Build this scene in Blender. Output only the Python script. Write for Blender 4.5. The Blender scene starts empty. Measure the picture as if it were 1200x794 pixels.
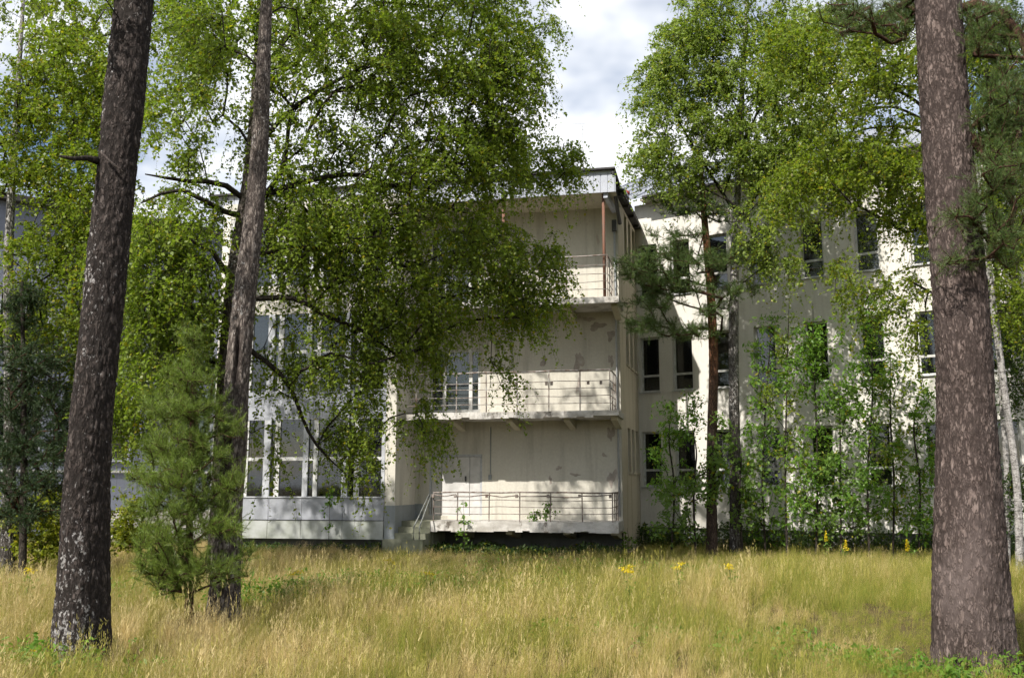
import bpy, math, random
import numpy as np
from mathutils import Vector
R = math.radians
sc = bpy.context.scene

# ------------------------------------------------------------------ camera, sky, sun, exposure
EYE = 1.65
FPX, CX, CY, HOR = 1100.0, 600.0, 397.0, 570.0
PITCH = math.atan((HOR - CY) / FPX)
cam_d = bpy.data.cameras.new('camera'); cam = bpy.data.objects.new('camera', cam_d)
sc.collection.objects.link(cam); sc.camera = cam
cam.location = (0, 0, EYE); cam.rotation_euler = (R(90) + PITCH, 0, 0)
cam_d.sensor_width = 36; cam_d.lens = 36 * FPX / 1200; cam_d.clip_end = 3000; cam_d.clip_start = 0.05

SUN_AZ, SUN_EL = 36.0, 45.0          # sun stands behind the viewer's left shoulder
w = bpy.data.worlds.new('World'); sc.world = w; w.use_nodes = True
nt = w.node_tree; nt.nodes.clear()
def wn(t, **k):
    n = nt.nodes.new(t)
    for a, b in k.items(): setattr(n, a, b)
    return n
sky = wn('ShaderNodeTexSky', sky_type='NISHITA', sun_disc=False, sun_elevation=R(SUN_EL), sun_rotation=R(180 + SUN_AZ))
sky.air_density = 1.0; sky.dust_density = 1.2; sky.ozone_density = 1.2
tc = wn('ShaderNodeTexCoord'); sep = wn('ShaderNodeSeparateXYZ'); nt.links.new(tc.outputs['Generated'], sep.inputs[0])
ad = wn('ShaderNodeMath', operation='ADD'); nt.links.new(sep.outputs[2], ad.inputs[0]); ad.inputs[1].default_value = 0.25
dx = wn('ShaderNodeMath', operation='DIVIDE'); nt.links.new(sep.outputs[0], dx.inputs[0]); nt.links.new(ad.outputs[0], dx.inputs[1])
dy = wn('ShaderNodeMath', operation='DIVIDE'); nt.links.new(sep.outputs[1], dy.inputs[0]); nt.links.new(ad.outputs[0], dy.inputs[1])
cmb = wn('ShaderNodeCombineXYZ'); nt.links.new(dx.outputs[0], cmb.inputs[0]); nt.links.new(dy.outputs[0], cmb.inputs[1])
cmb.inputs[2].default_value = 9.4
noi = wn('ShaderNodeTexNoise'); noi.inputs['Scale'].default_value = 1.7; noi.inputs['Detail'].default_value = 5; noi.inputs['Roughness'].default_value = 0.55
nt.links.new(cmb.outputs[0], noi.inputs['Vector'])
cr = wn('ShaderNodeValToRGB'); cr.color_ramp.elements[0].position = 0.39; cr.color_ramp.elements[1].position = 0.56
nt.links.new(noi.outputs[0], cr.inputs[0])
noi2 = wn('ShaderNodeTexNoise'); noi2.inputs['Scale'].default_value = 3.5; noi2.inputs['Detail'].default_value = 2
nt.links.new(cmb.outputs[0], noi2.inputs['Vector'])
cr2 = wn('ShaderNodeValToRGB'); cr2.color_ramp.elements[0].color = (7.8, 8.0, 8.3, 1); cr2.color_ramp.elements[1].color = (8.8, 8.85, 9.0, 1)
cr2.color_ramp.elements[0].position = .3; cr2.color_ramp.elements[1].position = .62
nt.links.new(noi2.outputs[0], cr2.inputs[0])
mx = wn('ShaderNodeMix', data_type='RGBA'); nt.links.new(cr.outputs[0], mx.inputs[0]); nt.links.new(sky.outputs[0], mx.inputs[6]); nt.links.new(cr2.outputs[0], mx.inputs[7])
bg = wn('ShaderNodeBackground'); bg.inputs[1].default_value = 0.105; nt.links.new(mx.outputs[2], bg.inputs[0])
wo = wn('ShaderNodeOutputWorld'); nt.links.new(bg.outputs[0], wo.inputs[0])

sun_d = bpy.data.lights.new('sun', 'SUN'); sun_d.energy = 5.0; sun_d.angle = R(0.55); sun_d.color = (1, 0.955, 0.88)
sun = bpy.data.objects.new('sun', sun_d); sc.collection.objects.link(sun)
TO_SUN = Vector((-math.sin(R(SUN_AZ)) * math.cos(R(SUN_EL)), -math.cos(R(SUN_AZ)) * math.cos(R(SUN_EL)), math.sin(R(SUN_EL))))
sun.rotation_euler = (-TO_SUN).to_track_quat('-Z', 'Y').to_euler(); sun.location = (-20, -30, 40)
vs = sc.view_settings; vs.view_transform = 'Standard'; vs.look = 'None'; vs.exposure = 0.50; vs.gamma = 1; vs.use_curve_mapping = False
sc.cycles.max_bounces = 5; sc.cycles.transparent_max_bounces = 6; sc.cycles.diffuse_bounces = 2; sc.cycles.glossy_bounces = 2
sc.cycles.use_adaptive_sampling = True; sc.cycles.adaptive_threshold = 0.03
sc.cycles.transmission_bounces = 4; sc.cycles.caustics_reflective = False; sc.cycles.caustics_refractive = False

# ------------------------------------------------------------------ geometry of the view -> places
def ray(px, py):
    x, y = (px - CX) / FPX, (CY - py) / FPX
    return np.array([x, math.cos(PITCH) - y * math.sin(PITCH), math.sin(PITCH) + y * math.cos(PITCH)])
ORG = np.array([0, 0, EYE])
def at(px, py, Y):
    d = ray(px, py); return ORG + d * (Y / d[1])
def ground_at(px, Y):
    d = ray(px, 0); # ground point in that column: iterate
    z = 0.0
    py = 600
    for _ in range(30):
        p = at(px, py, Y); py += (p[2] - z) * FPX / Y
    return at(px, py, Y)
class Frame:
    def __init__(s, o, ang=None, to=None):
        s.o = np.array(o[:2], float)
        if to is not None:
            v = np.array(to[:2], float) - s.o; v /= np.linalg.norm(v)
        else: v = np.array([math.cos(R(ang)), -math.sin(R(ang))])
        s.d = v; s.n = np.array([v[1], -v[0]])            # n looks outward (to the viewer)
    def p(s, a, out, z):
        q = s.o + s.d * a + s.n * out; return (q[0], q[1], z)
    def hit(s, px, py, out=0.0):
        r = ray(px, py); o = s.o + s.n * out
        t = np.dot(o - ORG[:2], s.n) / np.dot(r[:2], s.n)
        q = ORG + r * t
        return float(np.dot(q[:2] - o, s.d)), float(q[2])

# ------------------------------------------------------------------ object helpers
COL = sc.collection
def link(name, me, parent=None, mat=None):
    o = bpy.data.objects.new(name, me); COL.objects.link(o)
    if parent is not None: o.parent = parent
    if mat is not None and me is not None:
        for m in (mat if isinstance(mat, (list, tuple)) else [mat]): me.materials.append(m)
    return o
def tag(o, label=None, cat=None, group=None, kind=None):
    for k, v in (('label', label), ('category', cat), ('group', group), ('kind', kind)):
        if v: o[k] = v
    return o
def empty(name, loc, label, cat, group=None):
    o = bpy.data.objects.new(name, None); COL.objects.link(o); o.location = loc; o.empty_display_size = .3
    return tag(o, label, cat, group)
class MB:
    """collects faces; positions are world, re-based on the parent's location when built"""
    def __init__(s): s.v = []; s.f = []
    def quad(s, a, b, c, d):
        n = len(s.v); s.v += [tuple(a), tuple(b), tuple(c), tuple(d)]; s.f.append((n, n + 1, n + 2, n + 3)); return s
    def hexa(s, P):
        n = len(s.v); s.v += [tuple(p) for p in P]
        for q in ((0, 3, 2, 1), (4, 5, 6, 7), (0, 1, 5, 4), (1, 2, 6, 5), (2, 3, 7, 6), (3, 0, 4, 7)): s.f.append(tuple(n + i for i in q))
        return s
    def box(s, F, a0, a1, o0, o1, z0, z1):
        return s.hexa([F.p(a0, o1, z0), F.p(a1, o1, z0), F.p(a1, o0, z0), F.p(a0, o0, z0), F.p(a0, o1, z1), F.p(a1, o1, z1), F.p(a1, o0, z1), F.p(a0, o0, z1)])
    def tube(s, pts, rad, n=8):
        pts = [Vector(p) for p in pts]; rr = rad if isinstance(rad, (list, tuple)) else [rad] * len(pts)
        base = len(s.v); up = Vector((0.31, 0.2, 0.93))
        for i, p in enumerate(pts):
            t = (pts[min(i + 1, len(pts) - 1)] - pts[max(i - 1, 0)]).normalized()
            u = t.cross(up if abs(t.dot(up)) < .95 else Vector((1, 0, 0))).normalized(); v = t.cross(u)
            for k in range(n):
                a = 2 * math.pi * k / n; q = p + (u * math.cos(a) + v * math.sin(a)) * rr[i]; s.v.append(tuple(q))
        for i in range(len(pts) - 1):
            for k in range(n):
                a = base + i * n + k; b = base + i * n + (k + 1) % n
                s.f.append((a, b, b + n, a + n))
        s.f.append(tuple(base + k for k in range(n))[::-1]); e = base + (len(pts) - 1) * n
        s.f.append(tuple(e + k for k in range(n)))
        return s
    def build(s, name, mat, parent=None, smooth=False, root=None):
        off = np.zeros(3)
        q = parent
        while q is not None: off += np.array(q.location); q = q.parent
        me = bpy.data.meshes.new(name); V = np.array(s.v) - off
        me.from_pydata(V.tolist(), [], s.f); me.update()
        if smooth: me.shade_smooth()
        return link(name, me, parent, mat)
def big_mesh(name, V, Fc, nside, mat, parent=None, rnd=None, smooth=False, mats=None):
    me = bpy.data.meshes.new(name); V = np.asarray(V, np.float32); Fc = np.asarray(Fc, np.int32)
    off = np.zeros(3); q = parent
    while q is not None: off += np.array(q.location); q = q.parent
    V = V - off.astype(np.float32)
    nf = len(Fc); me.vertices.add(len(V)); me.vertices.foreach_set('co', V.ravel())
    me.loops.add(nf * nside); me.loops.foreach_set('vertex_index', Fc.ravel())
    me.polygons.add(nf); me.polygons.foreach_set('loop_start', np.arange(nf, dtype=np.int32) * nside)
    if smooth: me.polygons.foreach_set('use_smooth', np.ones(nf, bool))
    if rnd is not None:
        at_ = me.attributes.new('rnd', 'FLOAT', 'FACE'); at_.data.foreach_set('value', np.asarray(rnd, np.float32))
    me.update(); me.validate()
    return link(name, me, parent, mat)

# ------------------------------------------------------------------ materials
def newmat(name):
    m = bpy.data.materials.new(name); m.use_nodes = True; t = m.node_tree; t.nodes.clear()
    return m, t
class NB:
    def __init__(s, t): s.t = t
    def n(s, ty, ins=None, **k):
        x = s.t.nodes.new(ty)
        for a, b in k.items(): setattr(x, a, b)
        for a, b in (ins or {}).items():
            if hasattr(b, 'is_linked') or hasattr(b, 'links'): s.t.links.new(b, x.inputs[a])
            else: x.inputs[a].default_value = b
        return x
    def mixc(s, f, a, b, blend='MIX'):
        x = s.t.nodes.new('ShaderNodeMix'); x.data_type = 'RGBA'; x.blend_type = blend
        for i, v in ((0, f), (6, a), (7, b)):
            if hasattr(v, 'links'): s.t.links.new(v, x.inputs[i])
            else: x.inputs[i].default_value = (v if i == 0 else (*v, 1)) if not (i and len(v) == 4) else v
        return x.outputs[2]
    def ramp(s, f, stops):
        x = s.t.nodes.new('ShaderNodeValToRGB'); e = x.color_ramp.elements
        while len(e) < len(stops): e.new(.5)
        for q, (p, c) in zip(e, stops): q.position = p; q.color = (*c, 1) if isinstance(c, tuple) else (c, c, c, 1)
        s.t.links.new(f, x.inputs[0]); return x.outputs[0]
    def noise(s, vec, scale, detail=4, rough=.55, dist=0):
        x = s.n('ShaderNodeTexNoise', {'Vector': vec, 'Scale': scale, 'Detail': detail, 'Roughness': rough, 'Distortion': dist}); return x.outputs[0]
    def mapping(s, vec, scale=(1, 1, 1), loc=(0, 0, 0)):
        return s.n('ShaderNodeMapping', {'Vector': vec, 'Scale': scale, 'Location': loc}).outputs[0]
    def obj(s): return s.t.nodes.new('ShaderNodeTexCoord').outputs['Object']
    def pos(s): return s.t.nodes.new('ShaderNodeNewGeometry').outputs['Position']
    def bump(s, h, st=.3, d=.02): return s.n('ShaderNodeBump', {'Height': h, 'Strength': st, 'Distance': d}).outputs[0]
    def princ(s, col, rough=.8, spec=.3, normal=None, metal=0):
        x = s.n('ShaderNodeBsdfPrincipled', {'Roughness': rough, 'Specular IOR Level': spec, 'Metallic': metal})
        if hasattr(col, 'links'): s.t.links.new(col, x.inputs['Base Color'])
        else: x.inputs['Base Color'].default_value = (*col, 1)
        if normal is not None: s.t.links.new(normal, x.inputs['Normal'])
        return x.outputs[0]
    def out(s, sh): s.n('ShaderNodeOutputMaterial', {'Surface': sh})

def plaster(name, base, dirt, peel=0.0, streak=.5, seed=0):
    m, t = newmat(name); b = NB(t); p = b.mapping(b.pos(), loc=(seed, seed * 2, seed * 3))
    big = b.noise(p, .45, 5, .6); st = b.noise(b.mapping(p, (2.2, 2.2, .16)), 1.6, 5, .6); fine = b.noise(p, 16, 5, .6)
    c = b.mixc(b.ramp(big, [(.38, 0.0), (.68, .75)]), base, tuple(.78 * x + .22 * y for x, y in zip(base, dirt)))
    f = b.n('ShaderNodeMath', {0: b.ramp(st, [(.50, 0.0), (.72, 1.0)]), 1: streak}, operation='MULTIPLY').outputs[0]
    c = b.mixc(f, c, dirt)
    c = b.mixc(.10, c, b.ramp(fine, [(.3, .25), (.7, .9)]), 'OVERLAY')
    h = fine
    if peel:
        pn = b.noise(b.mapping(p, (1, 1, .55)), .85, 6, .62, .4)
        k = b.ramp(pn, [(.69 - peel * .08, 0.0), (.705 - peel * .08, 1.0)])
        pc = b.mixc(b.noise(p, 3, 3), (.36, .30, .26), (.46, .42, .37))
        c = b.mixc(k, c, pc)
        h = b.n('ShaderNodeMath', {0: fine, 1: k}, operation='SUBTRACT').outputs[0]
    b.out(b.princ(c, .9, .15, b.bump(h, .25, .01))); return m
M = {}
M['plaster'] = plaster('plaster_cream', (.55, .52, .45), (.26, .24, .20), .4, .5)
M['plaster_side'] = plaster('plaster_side_cream', (.50, .45, .35), (.26, .225, .16), 0, .6, 3)  # side wall plaster: darker and yellower than the front
M['plaster_wing'] = plaster('plaster_wing', (.67, .64, .58), (.36, .335, .30), 0, .38, 7)
M['soffit'] = plaster('soffit_paint', (.46, .42, .32), (.24, .21, .16), .9, .3, 11)
M['shade_grey_wall'] = plaster('shade_grey_render', (.19, .205, .255), (.12, .13, .16), 0, .3, 5)  # bluish shade on this wall is put into its base colour
m, t = newmat('stained_slab'); b = NB(t); p = b.pos()
c = b.mixc(b.ramp(b.noise(b.mapping(p, (1, 1, 2)), 1.3, 6, .7), [(.42, 0.0), (.62, 1.0)]), (.56, .535, .50), (.36, .335, .30))
c = b.mixc(b.ramp(b.noise(b.mapping(p, (1, 1, .6)), 3.6, 7, .72), [(.54, 0.0), (.66, .9)]), c, (.085, .07, .055))
b.out(b.princ(c, .92, .12, b.bump(b.noise(p, 9, 6, .7), .6, .02))); M['slab'] = m
M['dado'] = plaster('dado_paint', (.26, .28, .29), (.17, .17, .16), 0, .4, 17)
M['plinth'] = plaster('plinth_concrete', (.13, .13, .12), (.06, .06, .055), 0, .5, 19)
M['step'] = plaster('mossy_concrete', (.24, .24, .18), (.10, .12, .06), 0, .6, 23)
def simple(name, col, rough=.6, spec=.3, var=.25, scale=6, metal=0, col2=None):
    m, t = newmat(name); b = NB(t); p = b.pos()
    n = b.noise(p, scale, 5, .6)
    c2 = col2 or tuple(x * (1 - var) for x in col)
    c = b.mixc(b.ramp(n, [(.35, 0.0), (.65, 1.0)]), col, c2)
    b.out(b.princ(c, rough, spec, b.bump(n, .12, .01), metal)); return m
M['white_paint'] = simple('weathered_white_paint', (.62, .62, .61), .5, .35, .25, 9, col2=(.42, .41, .38))
M['frame_grey'] = simple('grey_frame_paint', (.46, .47, .49), .5, .35, .25, 9)
M['bay_panel'] = simple('grey_facade_panel', (.35, .36, .395), .6, .25, .22, 2.2, col2=(.26, .27, .285))
M['bay_panel_low'] = simple('pale_plinth_panel', (.40, .41, .395), .65, .2, .3, 2.5, col2=(.27, .285, .245))
M['rust'] = simple('rusty_rail', (.105, .065, .048), .9, .15, .4, 9, col2=(.29, .26, .235))
M['rail_pale'] = simple('worn_white_rail', (.38, .365, .345), .75, .25, .3, 7, col2=(.16, .105, .08))
M['post_red'] = simple('red_brown_paint', (.19, .085, .055), .7, .3, .3, 9, col2=(.15, .09, .065))
M['handrail'] = simple('galvanised_pipe', (.27, .28, .26), .55, .4, .3, 14)
M['roof_dark'] = simple('dark_roof_edge', (.06, .055, .055), .7, .3, .4, 5)
M['fascia'] = simple('grey_sheet_fascia', (.42, .44, .50), .45, .4, .15, 3)
M['pipe_dark'] = simple('dark_downpipe', (.05, .05, .05), .5, .4, .3, 8)
M['door'] = simple('grey_white_door', (.60, .58, .56), .6, .3, .2, 3, col2=(.46, .45, .43))
M['curtain'] = simple('grey_curtain', (.20, .18, .16), .9, .1, .4, 20)
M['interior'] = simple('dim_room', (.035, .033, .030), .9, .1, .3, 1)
M['board_white'] = simple('white_board', (.60, .60, .60), .6, .2, .1, 3)
M['slit_dark'] = simple('dark_slit_pane', (.045, .042, .040), .9, .1, .3, 9)  # slit panes: their darkness is put into a matt colour instead of glass
M['red_metal'] = simple('faded_red_metal', (.45, .07, .05), .5, .3, .3, 8)
m, t = newmat('metal_roof'); b = NB(t); b.out(b.princ(b.mixc(b.noise(b.pos(), 1.5, 4), (.34, .36, .40), (.26, .27, .30)), .3, .5, None, .6)); M['roof_sheet'] = m
def glass(name, dirty, refl=.03):
    m, t = newmat(name); b = NB(t); p = b.pos()
    lw = b.n('ShaderNodeFresnel', {'IOR': 1.52}).outputs[0]
    f = b.n('ShaderNodeMath', {0: lw, 1: refl}, operation='ADD').outputs[0]
    tr = b.n('ShaderNodeBsdfTransparent', {'Color': (.55, .58, .57, 1)}).outputs[0]
    gl = b.n('ShaderNodeBsdfGlossy', {'Color': (.9, .92, .95, 1), 'Roughness': .04, 'Normal': b.bump(b.noise(p, 1.3, 1), .04, .05)}).outputs[0]
    x = b.n('ShaderNodeMixShader', {0: f, 1: tr, 2: gl}).outputs[0]
    df = b.n('ShaderNodeBsdfDiffuse', {'Color': (.32, .34, .36, 1)}).outputs[0]
    k = b.n('ShaderNodeMath', {0: b.ramp(b.noise(p, 1.7, 5, .65), [(.4, .15), (.7, 1.0)]), 1: dirty}, operation='MULTIPLY').outputs[0]
    b.out(b.n('ShaderNodeMixShader', {0: k, 1: x, 2: df}).outputs[0]); return m
M['glass'] = glass('window_glass', .03)
M['glass_dusty'] = glass('dusty_glass', .38, .06)

def leafmat(name, a, bcol, yellow=(.30, .26, .02), yfrac=.04, trans=.5, rough=.4):
    m, t = newmat(name); b = NB(t)
    r = b.n('ShaderNodeAttribute', attribute_name='rnd').outputs['Fac']
    c = b.ramp(r, [(0.0, a), (1 - yfrac - .02, bcol), (1 - yfrac, yellow), (1.0, tuple(x * 1.1 for x in yellow))])
    c = b.mixc(b.ramp(b.noise(b.pos(), .9, 3), [(.35, 0.0), (.65, .35)]), c, tuple(x * .78 for x in a))
    di = b.princ(c, rough, .25)
    tcol = b.mixc(1.0, c, (1.25, 1.35, .55), 'MULTIPLY')
    tl = b.n('ShaderNodeBsdfTranslucent', {'Color': tcol}).outputs[0]
    b.out(b.n('ShaderNodeMixShader', {0: trans, 1: di, 2: tl}).outputs[0]); return m
M['birch_leaf'] = leafmat('birch_leaf', (.14, .21, .027), (.265, .325, .045))
M['birch_leaf_light'] = leafmat('birch_leaf_light', (.165, .235, .045), (.28, .345, .075))
M['birch_leaf_yellow'] = leafmat('birch_leaf_yellowing', (.125, .19, .02), (.25, .30, .032), yfrac=.07)
M['rowan_leaf'] = leafmat('broad_leaf', (.10, .21, .03), (.20, .33, .05), yfrac=.015)
M['aspen_leaf'] = leafmat('aspen_leaf', (.11, .19, .04), (.20, .30, .07), yfrac=.03)
M['bush_leaf'] = leafmat('bush_leaf', (.17, .21, .025), (.33, .34, .04), yfrac=.1)
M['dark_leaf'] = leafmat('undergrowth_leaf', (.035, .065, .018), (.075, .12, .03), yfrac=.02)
M['pine_needle'] = leafmat('pine_needle', (.065, .12, .034), (.135, .195, .05), yfrac=.01, trans=.2)
M['young_needle'] = leafmat('young_pine_needle', (.115, .18, .032), (.215, .285, .052), yfrac=.005, trans=.25)
M['dark_needle'] = leafmat('spruce_needle', (.03, .058, .024), (.06, .10, .036), yfrac=.005, trans=.15)

def bark(name, deep, mid, high, fleck=None, flv=.62, lichen=None, cell=(13, 13, 5), crack=.08, top=None, bst=.8):
    """plates with dark cracks; top = (z0, z1, deep, mid, high): the bark changes with height on the stem"""
    m, t = newmat(name); b = NB(t); p = b.pos()
    def fissure(sc_, w0):
        nz = b.noise(b.mapping(p, tuple(x * sc_ for x in cell), (sc_ * 3, 1, sc_)), 1, 3.5, .55, .30)
        d_ = b.n('ShaderNodeMath', {0: b.n('ShaderNodeMath', {0: nz, 1: .5}, operation='SUBTRACT').outputs[0]}, operation='ABSOLUTE').outputs[0]
        return b.ramp(d_, [(0.0, 0.0), (w0, 1.0)])
    ck = b.n('ShaderNodeMath', {0: fissure(1.0, crack), 1: fissure(2.3, crack * .8)}, operation='MULTIPLY').outputs[0]
    cell_v = b.noise(b.mapping(p, tuple(x * 1.3 for x in cell)), 1, 1, .5)
    n1 = b.noise(b.mapping(p, (26, 26, 9)), 1, 6, .7)
    r = b.n('ShaderNodeAttribute', attribute_name='relief').outputs['Fac']
    v = b.n('ShaderNodeMath', {0: b.n('ShaderNodeMath', {0: n1, 1: .9}, operation='MULTIPLY').outputs[0], 1: b.n('ShaderNodeMath', {0: cell_v, 1: .30}, operation='MULTIPLY').outputs[0]}, operation='ADD').outputs[0]
    v = b.n('ShaderNodeMath', {0: v, 1: b.n('ShaderNodeMath', {0: r, 1: .25}, operation='MULTIPLY').outputs[0]}, operation='ADD').outputs[0]
    c = b.ramp(v, [(.38, deep), (.66, mid), (.98, high)])
    if top:
        z = b.n('ShaderNodeSeparateXYZ', {0: p}).outputs[2]
        zz_ = b.n('ShaderNodeMath', {0: z, 1: b.n('ShaderNodeMath', {0: b.noise(p, 1.6, 4), 1: (top[1] - top[0]) * .9}, operation='MULTIPLY').outputs[0]}, operation='ADD').outputs[0]
        f = b.n('ShaderNodeMapRange', {'Value': zz_, 'From Min': top[0], 'From Max': top[1]}).outputs[0]
        c = b.mixc(f, c, b.ramp(v, [(.38, top[2]), (.66, top[3]), (.98, top[4])]))
    c = b.mixc(b.n('ShaderNodeMath', {0: b.n('ShaderNodeMath', {0: 1.0, 1: ck}, operation='SUBTRACT').outputs[0], 1: .9}, operation='MULTIPLY').outputs[0], c, deep)
    if fleck:
        n2 = b.noise(b.mapping(p, (26, 26, 17)), 1, 5, .65); n3 = b.noise(b.mapping(p, (1.6, 1.6, .8)), 1, 3)
        s = b.n('ShaderNodeMath', {0: n2, 1: b.n('ShaderNodeMath', {0: n3, 1: .55}, operation='MULTIPLY').outputs[0]}, operation='ADD').outputs[0]
        c = b.mixc(b.ramp(s, [(flv + .21, 0.0), (flv + .27, .85)]), c, fleck)
    if lichen:
        c = b.mixc(b.ramp(b.noise(b.mapping(p, (1.5, 1.5, .8)), 1, 5), [(.5, 0.0), (.75, .5)]), c, lichen)
    h = b.n('ShaderNodeMath', {0: ck, 1: n1}, operation='ADD').outputs[0]
    b.out(b.princ(c, .9, .12, b.bump(h, bst, .012))); return m
M['bark_old_birch'] = bark('old_birch_bark', (.012, .010, .009), (.046, .036, .032), (.12, .10, .09), (.30, .285, .275), .70, cell=(11, 11, 4.5), crack=.10)
M['bark_split'] = bark('grey_birch_bark', (.026, .02, .018), (.145, .12, .104), (.30, .26, .23), (.38, .36, .34), .69, cell=(11, 11, 3.2), crack=.085)
M['bark_pine'] = bark('pine_bark', (.026, .019, .017), (.115, .086, .076), (.215, .168, .15), None, lichen=(.18, .142, .132), cell=(12, 12, 4.0), crack=.11)
PT = ((.10, .04, .02), (.30, .12, .055), (.42, .21, .11))
M['bark_pine_top'] = bark('orange_pine_bark', (.03, .022, .018), (.085, .058, .045), (.15, .105, .08), top=(4.6, 8.0) + PT)
M['bark_birch'] = bark('birch_bark', (.025, .021, .018), (.085, .075, .066), (.20, .18, .165), (.50, .48, .46), .66, top=(5.0, 9.0, (.10, .09, .08), (.40, .38, .36), (.62, .60, .58)))
M['bark_birch_white'] = bark('white_birch_bark', (.05, .042, .038), (.26, .245, .23), (.46, .44, .42), cell=(3, 3, 9), crack=.03, bst=.3)
M['branch'] = bark('branch_bark', (.02, .017, .014), (.055, .045, .036), (.10, .085, .07))
M['branch_pine'] = bark('pine_branch_bark', (.035, .02, .014), (.11, .06, .04), (.18, .11, .07))

# ------------------------------------------------------------------ ground
m, t = newmat('meadow_soil'); b = NB(t); p = b.pos()
c = b.ramp(b.noise(p, .5, 6, .6), [(.3, (.06, .065, .02)), (.55, (.16, .12, .055)), (.75, (.10, .10, .03))])
c = b.mixc(.5, c, b.ramp(b.noise(p, 9, 4), [(.3, .02), (.7, .2)]), 'OVERLAY')
b.out(b.princ(c, 1, .05, b.bump(b.noise(p, 5, 5), .6, .05))); M['soil'] = m
def gz(x, y):      # gentle swells of the meadow
    return .06 * np.sin(x * .45 + 1.3) * np.cos(y * .38) + .05 * np.sin(x * .9 + y * .7) - .03 - .20 * np.clip((y - 15) / 8, 0, 1)
def make_ground():
    xs = np.concatenate([np.linspace(-900, -42, 8), np.linspace(-40, 40, 81), np.linspace(42, 900, 8)])
    ys = np.concatenate([np.linspace(-900, -22, 8), np.linspace(-20, 60, 81), np.linspace(62, 1500, 10)])
    X, Y = np.meshgrid(xs, ys); Z = gz(X, Y) * ((np.abs(X) < 41) & (Y > -21) & (Y < 61))
    V = np.stack([X, Y, Z], -1).reshape(-1, 3); nx = len(xs)
    i = (np.arange(len(ys) - 1)[:, None] * nx + np.arange(nx - 1)).ravel()
    o = big_mesh('ground', V, np.stack([i, i + 1, i + 1 + nx, i + nx], 1), 4, M['soil'], smooth=True)
    tag(o, kind='structure', label='meadow ground under the tall dry grass')
make_ground()

# ------------------------------------------------------------------ walls with openings
def wall_mesh(F, a0, a1, z0, z1, holes, depth=.25, out=0.0):
    mb = MB(); A = sorted({a0, a1} | {h[0] for h in holes} | {h[1] for h in holes}); Z = sorted({z0, z1} | {h[2] for h in holes} | {h[3] for h in holes})
    for i in range(len(A) - 1):
        for j in range(len(Z) - 1):
            ca, cz = (A[i] + A[i + 1]) / 2, (Z[j] + Z[j + 1]) / 2
            if any(h[0] < ca < h[1] and h[2] < cz < h[3] for h in holes): continue
            mb.quad(F.p(A[i], out, Z[j]), F.p(A[i + 1], out, Z[j]), F.p(A[i + 1], out, Z[j + 1]), F.p(A[i], out, Z[j + 1]))
    for (h0, h1, k0, k1) in holes:
        o2 = out - depth
        mb.quad(F.p(h0, out, k0), F.p(h0, out, k1), F.p(h0, o2, k1), F.p(h0, o2, k0))
        mb.quad(F.p(h1, out, k1), F.p(h1, out, k0), F.p(h1, o2, k0), F.p(h1, o2, k1))
        mb.quad(F.p(h0, out, k1), F.p(h1, out, k1), F.p(h1, o2, k1), F.p(h0, o2, k1))
        mb.quad(F.p(h1, out, k0), F.p(h0, out, k0), F.p(h0, o2, k0), F.p(h1, o2, k0))
    return mb
def window(parent, F, s0, s1, z0, z1, out=0.0, inset=.13, fw=.06, transom=None, verts=(), frame='white_paint', gl='glass', sill=True, curtain=None):
    o1 = out - inset; o0 = o1 - .06
    mb = MB(); mb.box(F, s0, s0 + fw, o0, o1, z0, z1); mb.box(F, s1 - fw, s1, o0, o1, z0, z1)
    mb.box(F, s0 + fw, s1 - fw, o0, o1, z0, z0 + fw); mb.box(F, s0 + fw, s1 - fw, o0, o1, z1 - fw, z1)
    zs = [z0 + fw]; ss = [s0 + fw]
    if transom: mb.box(F, s0 + fw, s1 - fw, o0 + .004, o1 + .004, transom - fw * .6, transom + fw * .6); zs += [transom - fw * .6, transom + fw * .6]
    zs.append(z1 - fw)
    for v in verts:
        mb.box(F, v - fw * .6, v + fw * .6, o0 + .002, o1 + .002, z0 + fw, z1 - fw); ss += [v - fw * .6, v + fw * .6]
    ss.append(s1 - fw)
    wobj = mb.build('window', M[frame], parent)
    for i in range(0, len(ss), 2):
        for j in range(0, len(zs), 2):
            MB().box(F, ss[i] - .01, ss[i + 1] + .01, o0 + .025, o0 + .035, zs[j] - .01, zs[j + 1] + .01).build('pane', M[gl], wobj)
    if sill:
        MB().hexa([F.p(s0 - .04, out + .06, z0 - .035), F.p(s1 + .04, out + .06, z0 - .035), F.p(s1 + .04, o1, z0 - .02), F.p(s0 - .04, o1, z0 - .02),
                   F.p(s0 - .04, out + .06, z0 - .015), F.p(s1 + .04, out + .06, z0 - .015), F.p(s1 + .04, o1, z0 + .006), F.p(s0 - .04, o1, z0 + .006)]).build('sill', M['frame_grey'], wobj)
    if curtain:
        mb = MB(); n = 22
        for i in range(n):
            a, c_ = s0 + (s1 - s0) * (curtain[0] + (curtain[1] - curtain[0]) * i / n), s0 + (s1 - s0) * (curtain[0] + (curtain[1] - curtain[0]) * (i + 1) / n)
            q0, q1 = o0 - .12 - .03 * (i % 2), o0 - .12 - .03 * ((i + 1) % 2)
            mb.quad(F.p(a, q0, z0), F.p(c_, q1, z0), F.p(c_, q1, z1), F.p(a, q0, z1))
        mb.build('curtain', M['curtain'], wobj)
    return wobj

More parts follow.
